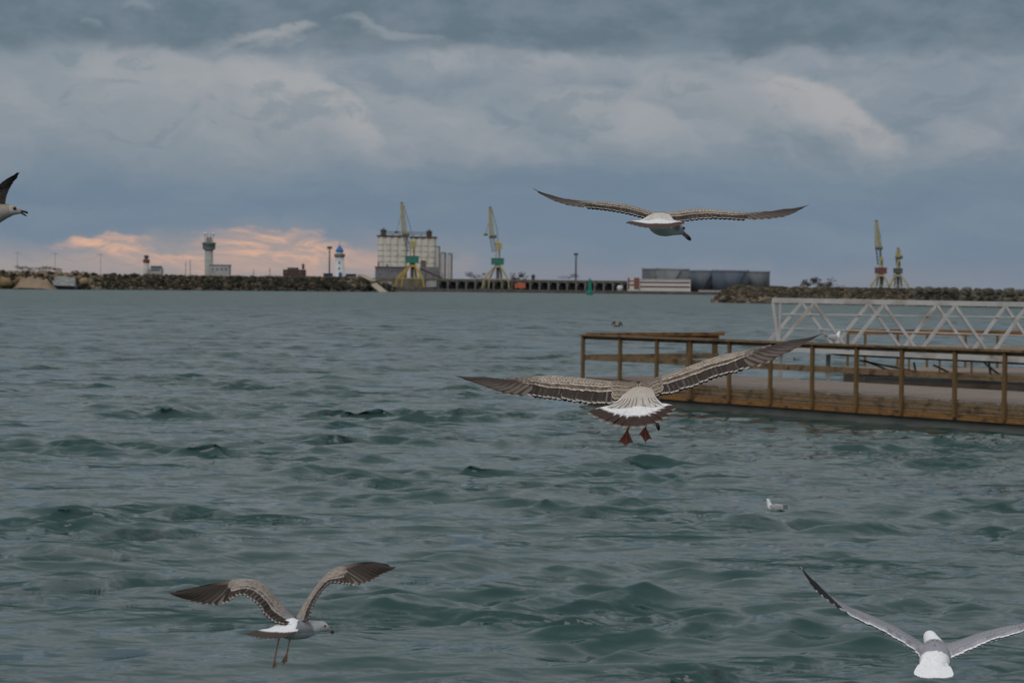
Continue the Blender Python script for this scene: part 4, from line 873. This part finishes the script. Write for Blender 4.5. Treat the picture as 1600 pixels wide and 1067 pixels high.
# control tower
ct = empty('control_tower', (X(325, D1), D1, 1.6), 'tall grey port control tower with wide glazed top and rooftop aerials', 'tower')
cx = X(325, D1); gy = col_m('tower_concrete', (.30, .30, .285)); m = MB(); m.lathe((cx, D1+3, 1.6), [(2.6, 0), (2.25, 4), (2.15, hz(325, 391)-1.6)], 24); m.build('shaft', gy, ct, True)
zt = hz(325, 391); m = MB(); m.lathe((cx, D1+3, zt+.01), [(2.3, 0), (3.4, .7), (3.6, 1.2)], 24); m.build('collar', gy, ct)
m = MB(); m.lathe((cx, D1+3, zt+1.22), [(3.3, 0), (3.5, 2.1)], 24); m.build('window_band', mat('tower_glass', (.05, .09, .09), (.09, .14, .13), 1, .15, spec=.6), ct)
m = MB(); m.lathe((cx, D1+3, zt+3.33), [(3.8, 0), (3.8, .5), (2.4, 1.1)], 24); m.build('roof', col_m('tower_roof', (.13, .14, .13)), ct)
m = MB(); m.box(cx-1.4, cx+1.4, D1+2, D1+4, zt+4.4, zt+7.0)
for a in (-1.9, -.7, .7, 1.9): m.beam((cx+a, D1+3, zt+4.2), (cx+a*1.3, D1+3, zt+8.8), .25)
m.build('aerial_frame', col_m('aerial_steel', (.22, .22, .23)), ct)
for a in (-2.2, 2.2):
    m = MB(); m.ball((cx+a, D1+3, zt+8.7), .75, 8); m.build('radar_dome', mat('dome_white', (.6, .6, .62), None), ct, True)
an = empty('annex_building', (X(341, D1), D1, 1.6), 'plain pale box building joined beside the control tower', 'building'); m = MB(); bx(m, 327, 357.5, 414.5, 432, D1-3, 9, .5); m.build('wall', col_m('annex_wall', (.34, .335, .33)), an)
m = MB(); bx(m, 326.3, 358.3, 413.2, 414.4, D1-3.3, 9.8); m.build('roof', col_m('annex_roof', (.22, .22, .22)), an)
for px in (332, 339, 346, 353):
    m = MB(); bx(m, px-1.2, px+1.2, 419, 422.5, D1-3.08, .3); m.build('window', mat('far_window', (.10, .11, .12), None, 1, .3), an)
# red banded light tower
rt = empty('signal_tower', (X(227.5, D1), D1, 1.6), 'small pale tower with a red band and dark cap left of the control tower', 'tower'); x0 = X(227.5, D1)
m = MB(); m.lathe((x0, D1+2, 1.0), [(1.75, 0), (1.4, hz(227, 411)-1)], 18); m.build('shaft', col_m('signal_white', (.42, .40, .38)), rt, True)
m = MB(); m.lathe((x0, D1+2, hz(227, 410.8)), [(1.6, 0), (1.9, .8), (1.7, 1.9)], 18); m.build('red_band', col_m('signal_red', (.22, .06, .05)), rt)
m = MB(); m.lathe((x0, D1+2, hz(227, 405.2)), [(1.0, 0), (1.0, 1.3)], 14); m.build('lantern', mat('tower_glass', (0, 0, 0)), rt)
m = MB(); m.lathe((x0, D1+2, hz(227, 401.6)), [(1.5, 0), (1.5, .3), (.5, 1.1)], 14); m.build('cap', col_m('signal_cap', (.07, .05, .05)), rt)
sh = empty('harbour_house', (X(243, D1), D1, 1.6), 'small grey house with arched dark roof beside the red banded tower', 'house')
m = MB(); bx(m, 232, 252, 419, 430, D1-2, 7, .5); m.build('wall', col_m('house_wall', (.32, .32, .32)), sh)
m = MB(); bx(m, 235, 250, 415.5, 418.9, D1-2.2, 7); m.build('roof', col_m('house_roof', (.10, .12, .15)), sh)
m = MB(); bx(m, 236.5, 249, 420.5, 423, D1-2.1, .3); m.build('window', MATS['far_window'], sh)
# brick building
bb = empty('brick_building', (X(457, 1235), 1235, 1.6), 'low dark red brick building with a square chimney', 'building')
m = MB(); bx(m, 442, 476, 421, 436, 1235, 8, .5); m.build('wall', col_m('dark_brick', (.075, .045, .038)), bb)
m = MB(); bx(m, 449, 465, 418, 420.9, 1235.5, 6); m.build('roof_block', col_m('roof_block_m', (.07, .065, .06)), bb)
m = MB(); bx(m, 471.5, 475, 412.5, 420.9, 1236, 2); m.build('chimney', col_m('chimney_m', (.10, .07, .055)), bb)
for px in (447, 468):
    m = MB(); bx(m, px-1.5, px+1.5, 424, 427, 1234.9, .3); m.build('window', MATS['far_window'], bb)
# lighthouse
DL = 1175; lx = X(529.5, DL); lh = empty('lighthouse', (lx, DL, 2), 'white lighthouse with a bright blue pointed dome and blue door', 'lighthouse'); WL = col_m('lighthouse_white', (.50, .51, .52), .06)
zb = hz(529, 437, DL); z1 = hz(529, 402, DL); m = MB(); m.lathe((lx, DL+3, zb), [(3.1, 0), (2.9, 2.2), (2.6, 2.3), (2.15, z1-zb)], 24); m.build('shaft', WL, lh, True)
m = MB(); m.lathe((lx, DL+3, z1+.01), [(2.2, 0), (2.8, .45), (2.8, .8)], 24); m.build('gallery', col_m('gallery_dark', (.16, .16, .17)), lh)
m = MB()
m.lathe((lx, DL+3, z1+.82), [(2.72, 0), (2.72, .5), (2.66, .52), (2.72, .9)], 24)
m.build('railing', MATS['gallery_dark'], lh)
m = MB(); m.lathe((lx, DL+3, z1+.82), [(1.7, 0), (1.7, 2.1)], 20); m.build('lantern_room', WL, lh)
m = MB(); m.lathe((lx, DL+3, z1+2.95), [(2.2, 0), (2.0, .5), (1.4, 1.5), (.6, 2.5), (.12, 3.3)], 20); m.build('dome', mat('dome_blue', (.015, .11, .34), (.02, .14, .40), .8, .5), lh, True)
m = MB(); m.tube([(lx, DL+3, z1+6.0), (lx, DL+3, z1+8.2)], .12, 6); m.build('finial', MATS['gallery_dark'], lh)
m = MB(); m.box(lx-.1, lx+1.4, DL-.15, DL+.3, zb, zb+3.6); m.build('door', mat('door_blue', (.03, .07, .16), None, .8, .5), lh)
for k, dz in enumerate((5.2, 8.2)):
    m = MB(); m.box(lx-.35, lx+.35, DL+.35, DL+.75, zb+dz, zb+dz+1.0); m.build('window', MATS['far_window'], lh)
co = empty('shipping_container', (X(512, 1190), 1190, 2), 'dark blue shipping container left of the lighthouse', 'container')
m = MB(); bx(m, 505, 519, 427.5, 434.5, 1190, 3)
for k in range(14): bx(m, 505.2+k, 505.6+k, 428, 434, 1189.9, .2)
m.build('body', mat('container_blue', (.02, .04, .08), (.03, .055, .10), .8, .6), co); m = MB(); bx(m, 504.8, 519.2, 426.9, 427.4, 1189.8, 3.4); m.build('roof', mat('container_roof', (.05, .06, .08), None), co)
c2 = empty('shipping_container', (X(546, 1190), 1190, 2), 'dark blue shipping container right of the lighthouse', 'container')
m = MB(); bx(m, 540, 556, 428.5, 434.5, 1192, 3)
for k in range(16): bx(m, 540.2+k, 540.6+k, 429, 434, 1191.9, .2)
m.build('body', MATS['container_blue'], c2); m = MB(); bx(m, 539.8, 556.2, 427.9, 428.4, 1191.8, 3.4); m.build('roof', MATS['container_roof'], c2)
# masts
def mast(px, ytop, d, label, r=.2, lamp=True, zb=1.6, nm='light_mast', cat='mast', group=None, colr=(.09, .075, .07)):
    e = empty(nm, (X(px, d), d, zb), label, cat, group); zt = Z(px, ytop, d); m = MB(); m.tube([(X(px, d), d, zb), (X(px, d), d, zt)], [r*1.4, r], 8); m.build('pole', col_m('mast_steel', colr), e)
    if lamp:
        m = MB(); m.box(X(px, d)-1.3, X(px, d)+1.3, d-.4, d+.4, zt+.02, zt+1.3); m.build('lamp_frame', MATS['mast_steel'], e)
mast(514.5, 389, 1230, 'tall brown floodlight mast just left of the lighthouse', .32)
mast(899.5, 399, 1380, 'tall thin floodlight mast behind the sheds right of the second crane', .42, colr=(.2, .2, .21))
for i, (px, y) in enumerate(((290, 409), (297, 406))): mast(px, y, 1260, ['short thin mast left of the control tower, further from it', 'short thin mast left of the control tower, nearer to it'][i], .13, False, colr=(.25, .22, .21))
for i, (px, y) in enumerate(((396, 421), (421.5, 418))): mast(px, y, 1260, ['faint short post between the control tower and the brick building', 'faint post just left of the brick building'][i], .15, False)
pl = [(27, 394), (86, 395), (157, 397)]
for i, (px, y) in enumerate(pl):
    d = 1500; e = empty('utility_pole', (X(px, d), d, 1.6), ['leftmost of three faint power line poles on the left shore', 'middle of three faint power line poles on the left shore', 'rightmost of three faint power line poles on the left shore'][i], 'pole', 'power line poles on the left shore'); zt = Z(px, y, d)
    PM = mat('pole_grey', (.28, .27, .27), None, 1); m = MB(); m.tube([(X(px, d), d, 1.6), (X(px, d), d, zt)], [.2, .13], 6); m.build('pole', PM, e)
    m = MB(); m.beam((X(px, d)-2, d, zt-.4), (X(px, d)+2, d, zt-.4), .22); m.build('crossarm', PM, e)
    xa = X(px, d); xb = X(pl[i+1][0], d) if i < 2 else X(225, d); m = MB(); m.tube([(xa+(xb-xa)*t, d, zt-.5-5.5*4*t*(1-t)*.9-(0 if i < 2 else 3*t)) for t in np.linspace(0, 1, 14)], .045, 4); m.build('wire', PM, e)
# silos
SIL = mat('silo_white', (.52, .49, .43), (.62, .59, .53), .16, .85, (1, 1, .35), c3=(.33, .27, .16), s3=.09)
SB = mat('silo_band', (.20, .17, .13), (.26, .22, .17), .5, .85)
RUSTD = mat('rusty_dark_steel', (.06, .042, .036), (.10, .07, .055), .5, .85)
DS = 1460
def silo_block(px0, px1, ytop, ybot, n, label):
    e = empty('silo_block', (X((px0+px1)/2, DS), DS, 1.6), label, 'silo', 'grain silo blocks'); w = (X(px1, DS)-X(px0, DS))/n; r = w/2; zt = Z(px0, ytop, DS); m = MB()
    for row in (0, 1):
        for k in range(n): m.lathe((X(px0, DS)+w*(k+.5), DS+r+row*w, 1.6), [(r, 0), (r, zt-1.6)], 20)
    m.box(X(px0, DS)+r*.5, X(px1, DS)-r*.5, DS+r*.30, DS+w+r, 1.6, zt-.02)
    m.build('cylinders', SIL, e, False)
    for y in np.linspace(ytop+13.5, ybot-4.5, 4):
        z = Z(px0, y, DS); m = MB()
        for k in range(n): m.lathe((X(px0, DS)+w*(k+.5), DS+r, z), [(r+.06, 0), (r+.12, .2), (r+.06, .45)], 20)
        m.build('band', SB, e)
    m = MB(); m.box(X(px0, DS)-.6, X(px1, DS)+.6, DS-.4, DS+2*w+.4, zt+.01, zt+.8); m.build('roof_slab', RUSTD, e)
    return e, zt
e1, zt1 = silo_block(589.5, 635, 369.5, 414, 4, 'left block of the pale banded grain silos with a rusty head house')
e2, zt2 = silo_block(640, 680.5, 371.5, 416, 4, 'right block of the pale banded grain silos beside the slender tanks')
for (px, e, zt) in ((598, e1, zt1), (669.5, e2, zt2)):
    m = MB(); x = X(px, DS); m.box(x-1.7, x+1.7, DS+1, DS+5, zt+.85, zt+4.0); m.build('head_house', RUSTD, e)
    m = MB(); m.box(x-2.1, x+2.1, DS+.7, DS+5.3, zt+4.02, zt+4.35); m.lathe((x, DS+3, zt+4.4), [(.8, 0), (.6, 1.0)], 10); m.build('head_roof', MATS['far_window'], e)
gl = empty('conveyor_gallery', (X(620, DS), DS, zt1), 'thin dark conveyor gallery running along the silo tops', 'conveyor'); m = MB(); za = zt1+1.9
for dz in (0, 1.3): m.beam((X(601, DS), DS+2, za+dz), (X(667, DS), DS+2, za+dz-.3), .28)
m.build('girder', RUSTD, gl)
m = MB()
for k in range(27): x = X(601+k*2.5, DS); m.beam((x, DS+2, za), (x+.45, DS+2, za+1.2), .16)
m.build('lattice', RUSTD, gl)
for px in (612, 624, 645, 657):
    m = MB(); m.box(X(px, DS)-.2, X(px, DS)+.2, DS+1.9, DS+2.3, zt1-.5, za-.1); m.build('support', RUSTD, gl)
bs = empty('grey_annex', (X(600, 1440), 1440, 1.6), 'dark grey service building at the foot of the left silo block', 'building'); m = MB(); bx(m, 586, 634, 417.5, 431, 1440, 10, .5); m.build('wall', col_m('annex_violet', (.17, .165, .175)), bs)
m = MB(); bx(m, 585, 635, 416.2, 417.4, 1439.5, 11); m.build('roof', col_m('annex_roof2', (.10, .095, .10)), bs)
for k in range(8):
    m = MB(); bx(m, 589+k*5.5, 591.5+k*5.5, 420, 423, 1439.9, .3); m.build('window', MATS['far_window'], bs)
m = MB(); m.box(X(590, 1445), X(592, 1445), 1445, 1447, Z(590, 416, 1445), Z(590, 410, 1445)); m.box(X(603, 1445), X(606, 1445), 1445, 1447, Z(603, 416, 1445), Z(603, 413, 1445)); m.build('vent', MATS['annex_roof2'], bs)
b2 = empty('dark_annex', (X(672, 1440), 1440, 1.6), 'dark grey lower building at the foot of the right silo block', 'building'); m = MB(); bx(m, 655, 684, 417, 431, 1440, 10, .5); m.build('wall', MATS['annex_violet'], b2); m = MB(); bx(m, 657, 665, 407, 416.9, 1441, 6); m.build('hopper_house', col_m('hopper_m', (.12, .085, .075)), b2)
TK = mat('tank_pale', (.36, .355, .35), (.44, .43, .42), .3, .7)
for i, (a, b, y) in enumerate(((680.5, 687, 386), (687.5, 696.5, 395.5), (698.5, 706.5, 397))):
    e = empty('slender_silo', (X((a+b)/2, DS-5), DS-5, 1.6), ['slender grey silo touching the right silo block', 'slender pale silo in the middle of the three beside the silo block', 'rightmost slender pale silo standing apart from the silo block'][i], 'silo', 'slender silos'); r = (X(b, DS)-X(a, DS))/2; zt = Z(a, y, DS); m = MB(); m.lathe((X((a+b)/2, DS-5), DS-5+r, 1.6), [(r, 0), (r, zt-1.6)], 20); m.build('shell', TK, e, False)
    m = MB(); m.lathe((X((a+b)/2, DS-5), DS-5+r, zt+.01), [(r+.15, 0), (r*.6, .5)], 20); m.build('cap', RUSTD, e)
    m = MB(); m.box(X(b, DS-5)-.5, X(b, DS-5)-.1, DS-5, DS-4.7+r*.5, 1.6, zt); m.build('ladder', RUSTD, e)
# cranes
YEL = mat('crane_yellow', (.30, .26, .12), (.38, .33, .17), .5, .7); YEL2 = mat('crane_ochre', (.36, .25, .035), (.42, .31, .07), .5, .7); GRS = mat('crane_grey', (.06, .065, .07), (.10, .10, .10), .5, .7)
def crane(label, d, top, piv, low, mach, cab, legs, yap, ybase, cabm, jibm, legm, hook=None, ms=4.0):
    def q(x, y, dd=0): return P(x, y, d+dd)
    e = empty('portal_crane', (X((legs[0]+legs[1])/2, d), d, 1.6), label, 'crane', 'harbour portal cranes')
    cxm = (cab[0]+cab[1])/2
    ap = [q(cxm-4, yap, -2), q(cxm+4, yap, -2), q(cxm-4, yap, 3), q(cxm+4, yap, 3)]
    ft = [q(legs[0], ybase, -4), q(legs[1], ybase, -4), q(legs[0]+10, ybase, 5), q(legs[1]-12, ybase, 5)]
    for a, f_ in zip(ap, ft):
        f_ = Vector((f_.x, f_.y, 1.6)); k = Vector((f_.x*.85+a.x*.15, f_.y, f_.z+(a.z-f_.z)*.45)); m = MB(); m.beam(a, k, .9, .9); m.beam(k, f_, .75, .75); m.build('leg', legm, e)
        m = MB(); m.box(f_.x-1.3, f_.x+1.3, f_.y-.5, f_.y+.5, 1.6, 2.5); m.build('bogie', GRS, e)
    m = MB(); zc = ap[0].z; m.box(ap[0].x-.6, ap[1].x+.6, d-2.6, d+3.6, zc-.6, zc+.5); m.build('portal_top', legm, e)
    zk = 1.6+(zc-1.6)*.45; m = MB(); m.beam((ft[0].x*.85+ap[0].x*.15, d-4, zk), (ft[1].x*.85+ap[1].x*.15, d-4, zk), .5); m.build('portal_tie', legm, e)
    m = MB(); m.lathe((X(cxm, d), d+.5, zk-1.4), [(.9, 0), (.9, zc-zk+.7)], 12); m.build('cable_drum', GRS, e)
    m = MB(); m.lathe((X(cxm, d), d+.5, zc+.52), [(1.7, 0), (1.5, max(.2, q(cxm, cab[3]).z-zc-.55))], 14); m.build('slew_ring', GRS, e)
    a = q(cab[0], cab[3]); b = q(cab[1], cab[2]); m = MB(); m.box(a.x, b.x, d-2.2, d+3, a.z, b.z); m.build('machine_house', cabm, e)
    m = MB(); m.box(a.x-.15, b.x+.15, d-2.35, d+3.15, b.z+.01, b.z+.3); m.build('house_roof', GRS, e)
    m = MB(); m.box(a.x+.5, a.x+1.6, d-2.32, d-2.1, a.z+(b.z-a.z)*.45, b.z-.4); m.build('window', MATS['far_window'], e)
    T_, Pv, Lo, Mc = q(*top), q(*piv), q(*low), q(*mach)
    for sgn in (-1, 1):
        m = MB(); m.beam((Mc.x+.6*sgn, d+sgn, Mc.z), (b.x*.5+a.x*.5+1.0*sgn, d+sgn*1.6, b.z+.3), .85); m.build('tower_post', jibm, e)
    m = MB(); m.box(Mc.x-ms/2*.8, Mc.x+ms/2*.9, d-1.4, d+1.4, Mc.z-ms*.55, Mc.z+ms*.25); m.add([(Mc.x-ms/2*.8, d-1.4, Mc.z+ms*.26), (Mc.x+ms/2*.5, d-1.4, Mc.z+ms*.26), (Mc.x-ms*.2, d, Mc.z+ms*.75), (Mc.x-ms/2*.8, d+1.4, Mc.z+ms*.26), (Mc.x+ms/2*.5, d+1.4, Mc.z+ms*.26)], [(0, 1, 2), (1, 4, 2), (4, 3, 2), (3, 0, 2), (0, 3, 4, 1)]); m.build('counterweight', jibm, e)
    # jib: lower part in steel grey, upper lattice in yellow
    def lattice(p, q_, w0, w1, mt, nm, n=9, ch=.26):
        m = MB(); dn = (q_-p).normalized(); sx = Vector((1, 0, 0)) if abs(dn.x) < .9 else Vector((0, 0, 1)); 
        cs = []
        for i in range(n+1):
            t = i/n; c = p+(q_-p)*t; w = w0+(w1-w0)*t; cs.append([c+Vector((a*w/2, b_*w/2, 0)) for a, b_ in ((-1, -1), (1, -1), (1, 1), (-1, 1))])
        for k in range(4): m.beam(cs[0][k], cs[-1][k], ch)
        for i in range(n):
            for k in range(4): m.beam(cs[i][k], cs[i+1][(k+1) % 4], ch*.6)
        m.build(nm, mt, e)
    lattice(Lo, Pv, 1.9, 2.4, GRS, 'jib_foot', 5, .3); lattice(Pv+Vector((0, 0, .1)), T_, 2.5, 1.0, jibm, 'jib', 11, .68)
    m = MB(); m.box(T_.x-.7, T_.x+.7, d-.7, d+.7, T_.z-.6, T_.z+.7); m.build('jib_head', GRS, e)
    m = MB(); m.box(Pv.x-1.6, Pv.x+2.6, d-1.2, d+1.2, Pv.z-.9, Pv.z+1.0); m.build('winch_platform', GRS, e)
    m = MB(); m.tube([T_+Vector((.7, 0, 0)), (T_*.45+Mc*.55)+Vector((1.2, 0, 0)), Mc+Vector((0, 0, 1))], .16, 5); m.build('stay', GRS, e)
    if hook:
        h = q(*hook); m = MB(); m.tube([T_+Vector((-.6, 0, -8)), h], .2, 5); m.beam(T_+Vector((0, 0, -.5)), T_+Vector((-.6, 0, -8)), .35); m.build('hoist_rope', jibm, e)
        m = MB(); m.box(h.x-1.1, h.x+1.1, h.y-.6, h.y+.6, h.z-1.2, h.z-.1); m.build('hook_block', GRS, e)
GRN = mat('cabin_green', (.02, .15, .11), (.03, .19, .14), .6, .6)
crane('tall yellow harbour crane with green cabin in front of the silos', 1330, (627.7, 318), (632.5, 367), (640, 394), (645, 381), (633.5, 654, 401, 411), (617, 663), 415, 441, GRN, YEL, YEL2, (619.5, 361), 4.2)
crane('yellow harbour crane with green cabin standing right of the silos', 1330, (766, 325), (768.5, 370), (772, 394), (778.5, 383), (767.5, 787.5, 404.5, 413.5), (753, 796), 416, 443, GRN, YEL, YEL, (759, 365), 4.4)
crane('tall crane with red cabin beyond the right breakwater', 1420, (1369.5, 346), (1372, 388), (1374, 414), (1377, 404), (1368, 1385, 419, 427.5), (1359, 1390), 430, 452, mat('cabin_red', (.13, .045, .042), (.17, .06, .055), .6, .6), YEL, YEL, None, 2.2)
crane('short crane with dark cabin and folded jib beyond the right breakwater', 1420, (1403.5, 389), (1403.5, 402), (1403.5, 415), (1404.5, 407), (1397, 1409.5, 420, 427), (1388, 1421), 430, 452, GRS, YEL, YEL, None, 1.8)
# long shed with open bays
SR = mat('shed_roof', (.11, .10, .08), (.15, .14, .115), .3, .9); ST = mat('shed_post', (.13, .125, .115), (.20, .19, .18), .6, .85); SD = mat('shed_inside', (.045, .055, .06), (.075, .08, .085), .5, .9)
she = empty('open_shed', (X(680, 1345), 1345, 1.6), 'long low storage shed with a row of dark open bays along the quay', 'shed')
DSH = 1345
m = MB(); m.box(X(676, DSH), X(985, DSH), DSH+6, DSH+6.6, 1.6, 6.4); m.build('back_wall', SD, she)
nb = 21; pxs_ = np.linspace(684, 985, nb+1)
for k in range(nb):
    a, b = X(pxs_[k], DSH), X(pxs_[k+1], DSH); m = MB(); m.add([(a, DSH-1, 6.9), (b-.3, DSH-1, 5.7), (b-.3, DSH+9, 5.7), (a, DSH+9, 6.9), (a, DSH-1, 7.2), (b-.3, DSH-1, 6.0), (b-.3, DSH+9, 6.0), (a, DSH+9, 7.2)], [(0, 3, 2, 1), (4, 5, 6, 7), (0, 1, 5, 4), (1, 2, 6, 5), (2, 3, 7, 6), (3, 0, 4, 7)]); m.build('roof', SR if random.random() < .75 else ST, she)
    m = MB(); m.box(a, a+.8, DSH-.8, DSH-.2, 1.6, 6.85); m.beam((a+.8, DSH-.5, 4.4), (a+2.4, DSH-.5, 6.4), .35); m.build('post', ST, she)
m = MB(); m.box(X(560, DSH+30), X(1000, DSH+30), DSH+30, DSH+45, 1.6, 7.6); o = m.build('wall', SR, None, False, (X(700, DSH+30), DSH+30, 1.6))
o.name = 'warehouse'; tag(o, 'long dull olive warehouse roofline behind the open bays', 'warehouse')
cv = empty('conveyor_bridge', (X(655, 1350), 1350, 1.6), 'sloping dark conveyor running down from the first crane to the shed', 'conveyor')
m = MB(); m.beam(P(657, 420, 1338), P(690, 434.5, 1338), 1.3, .9); m.build('belt_housing', RUSTD, cv)
for px, py in ((665, 424.5), (677, 430)):
    m = MB(); q = P(px, py, 1338); m.beam(q, (q.x, 1338, 1.6), .35); m.build('trestle', RUSTD, cv)
# clutter on the quay
CL = [(600, 612, 437, 'pale'), (664, 681, 438, 'white'), (620, 628, 444, 'dark'), (640, 652, 445, 'dark')]
WG = mat('wagon_pale', (.27, .27, .27), (.33, .33, .33), .6, .8); WR = mat('wagon_orange', (.40, .10, .05), (.46, .14, .08), .6, .7)
def vehicle(px0, px1, ytop, d, mt, label, cat='truck', nm='truck'):
    e = empty(nm, (X(px0, d), d, 1.75), label, cat); a, b = X(px0, d), X(px1, d); zt = Z(px0, ytop, d); L = b-a
    m = MB(); m.box(a+L*.24, b, d-1.2, d+1.2, 2.75, zt); m.build('cargo_body', mt, e)
    m = MB(); m.add([(a, d-1.1, 2.4), (a+L*.21, d-1.1, 2.4), (a+L*.21, d-1.1, zt-.3), (a+L*.06, d-1.1, zt-.4), (a, d-1.1, 2.4+(zt-2.4)*.5)]+[(a, d+1.1, 2.4), (a+L*.21, d+1.1, 2.4), (a+L*.21, d+1.1, zt-.3), (a+L*.06, d+1.1, zt-.4), (a, d+1.1, 2.4+(zt-2.4)*.5)], [(0, 1, 2, 3, 4), (9, 8, 7, 6, 5)]+[(i, i+5, (i+1) % 5+5, (i+1) % 5) for i in range(5)]); m.build('cab', mt, e)
    for t in (.1, .5, .8, .9): m = MB(); m.tube([(a+L*t, d-1.25, 2.25), (a+L*t, d+1.25, 2.25)], .5, 12); m.build('wheel', DARK, e)
vehicle(804, 821, 441.5, 1325, WR, 'orange truck parked on the quay right of the second crane')
vehicle(666, 682, 438.5, 1325, WG, 'pale grey truck parked on the quay under the sloping conveyor')
vehicle(598, 612, 440, 1325, WG, 'pale grey truck on the quay left of the first crane')
# trackside kiosk and dome on shed roofs
kd = empty('roof_vent', (X(833, 1375), 1375, 7.6), 'small dark roof vent on the warehouse right of the orange truck', 'roof vent'); m = MB(); m.lathe((X(833, 1375), 1377, 7.6), [(1.0, 0), (1.0, 2.0)], 10); m.build('duct', RUSTD, kd); m = MB(); m.lathe((X(833, 1375), 1377, 9.62), [(1.7, 0), (.3, 1.2)], 10); m.build('cowl', RUSTD, kd)
# white tank hut
wt = empty('white_tank', (X(969, 1325), 1325, 1.7), 'small white round tank left of the white and red building', 'tank'); m = MB(); m.lathe((X(969, 1325), 1327, 1.7), [(1.7, 0), (1.7, 2.2), (1.1, 3.0)], 16); m.build('shell', mat('tank_white', (.52, .52, .52), None, 1), wt, True); m = MB(); m.lathe((X(969, 1325), 1327, 4.72), [(.4, 0), (.4, .4)], 8); m.build('hatch', RUSTD, wt)
# white and red building
wb_ = empty('office_building', (X(1030, 1322), 1322, 1.7), 'low white quayside building with red brown bands and left stair block', 'building'); WB = mat('office_white', (.50, .48, .46), (.56, .54, .52), .5, .8); RB_ = mat('office_red', (.17, .07, .055), (.22, .09, .07), .6, .8); db = 1322
m = MB(); bx(m, 998, 1079, 436.5, 455, db, 12, 1.0); m.build('wall', WB, wb_)
for y0, y1 in ((439.8, 442.2), (446.5, 449)):
    m = MB(); bx(m, 1000, 1078, y0, y1, db-.12, .3); m.build('window_band', RB_, wb_)
    m = MB()
    for k in range(15): bx(m, 1002+k*5, 1005+k*5, y0+.5, y1-.4, db-.2, .2)
    m.build('window', MATS['far_window'], wb_)
m = MB(); bx(m, 981.5, 998, 434.5, 455, db-1, 12, 1.0); m.build('stair_block', WB, wb_)
for a, b in ((981, 983.5), (990.5, 998.6)):
    m = MB(); bx(m, a, b, 434, 452, db-1.15, .4); m.build('red_pier', RB_, wb_)
m = MB(); bx(m, 983.6, 990.4, 438, 440, db-1.1, .3); bx(m, 983.6, 990.4, 444, 446.5, db-1.1, .3); m.build('window_band', RB_, wb_)
m = MB(); bx(m, 997.8, 1079.8, 435.7, 436.4, db-.3, 12.6); m.build('roof', WB, wb_)
# low white shed strip right
ws = empty('white_low_shed', (X(1120, 1322), 1322, 1.7), 'long very low white shed between the office building and right breakwater', 'shed'); m = MB(); bx(m, 1092, 1160, 453, 458, 1322, 4, 1.0); m.build('wall', WB, ws); m = MB(); bx(m, 1091.5, 1160.5, 452.4, 452.9, 1321.5, 5); m.build('roof', ST, ws)
# storage tanks
TM = [((.13, .14, .155), 'a'), ((.20, .21, .22), 'b'), ((.12, .14, .17), 'c'), ((.10, .125, .165), 'd'), ((.14, .155, .175), 'e')]
tl = ['leftmost storage tank, half hidden behind the next grey one', 'widest pale grey storage tank behind the white and red building', 'bluish storage tank in the middle of the row', 'dark blue grey storage tank second from the right end', 'rightmost storage tank of the row by the right breakwater']
for i, (a, b, y, d) in enumerate(((1004, 1046, 421.5, 1500), (1027, 1078, 421.5, 1480), (1072, 1124, 424, 1500), (1115, 1172, 424, 1480), (1158, 1205, 425.5, 1500))):
    e = empty('storage_tank', (X((a+b)/2, d), d, 1.6), tl[i], 'tank', 'row of storage tanks'); r = (X(b, d)-X(a, d))/2; zt = Z(a, y, d); tm = mat('tank_steel_'+TM[i][1], tuple(c*.6 for c in TM[i][0]), tuple(c*1.0 for c in TM[i][0]), .12, .65, (1, 1, .4)); m = MB(); m.lathe((X((a+b)/2, d), d+r, 1.6), [(r, 0), (r, zt-1.6)], 40); m.build('shell', tm, e, True)
    m = MB(); m.lathe((X((a+b)/2, d), d+r, zt+.01), [(r+.15, 0), (r+.15, .35), (r*.3, .9)], 40); m.build('roof', tm, e)
    m = MB()
    for k in range(46): th = k*2*math.pi/46; m.tube([(X((a+b)/2, d)+(r+.1)*math.cos(th), d+r+(r+.1)*math.sin(th), zt+.3), (X((a+b)/2, d)+(r+.1)*math.cos(th), d+r+(r+.1)*math.sin(th), zt+1.3)], .07, 4)
    m.build('railing', GRS, e)
    m = MB(); th0 = R(240+12*i)
    for k in range(16): th = th0+k*.05; m.box(X((a+b)/2, d)+(r+.1)*math.cos(th)-.5, X((a+b)/2, d)+(r+.1)*math.cos(th)+.5, d+r+(r+.5)*math.sin(th)-.3, d+r+(r+.5)*math.sin(th)+.3, 1.6+(zt-1.6)*k/16, 1.9+(zt-1.6)*k/16)
    m.build('stair', GRS, e)
# buoy
dq = on_water(921.5, 461); bu = empty('buoy', dq, 'green navigation buoy floating in the channel before the quay', 'buoy'); GB = mat('buoy_green', (.01, .17, .12), (.015, .21, .15), 1, .5)
k = dq[1]/FPX; m = MB(); m.lathe((dq[0], dq[1], -.3), [(5*k, 0), (5.4*k, 1.2), (5.2*k, 1.9), (2.6*k, 2.3)], 20); m.build('float', GB, bu)
m = MB(); H = 24*k
for s1 in (-1, 1):
    for s2 in (-1, 1): m.beam((dq[0]+2.6*k*s1, dq[1]+2.6*k*s2, 2.0), (dq[0]+1.6*k*s1, dq[1]+1.6*k*s2, H*.8), .3)
m.build('tower', GB, bu); m = MB(); m.lathe((dq[0], dq[1], 2.0), [(2.9*k, 0), (2.3*k, H*.35), (1.9*k, H*.78-2)], 12); m.build('body', GB, bu)
m = MB(); m.lathe((dq[0], dq[1], H*.8+.02), [(2.2*k, 0), (2.2*k, 1.2), (.7*k, 1.9)], 12); m.build('topmark', GB, bu)
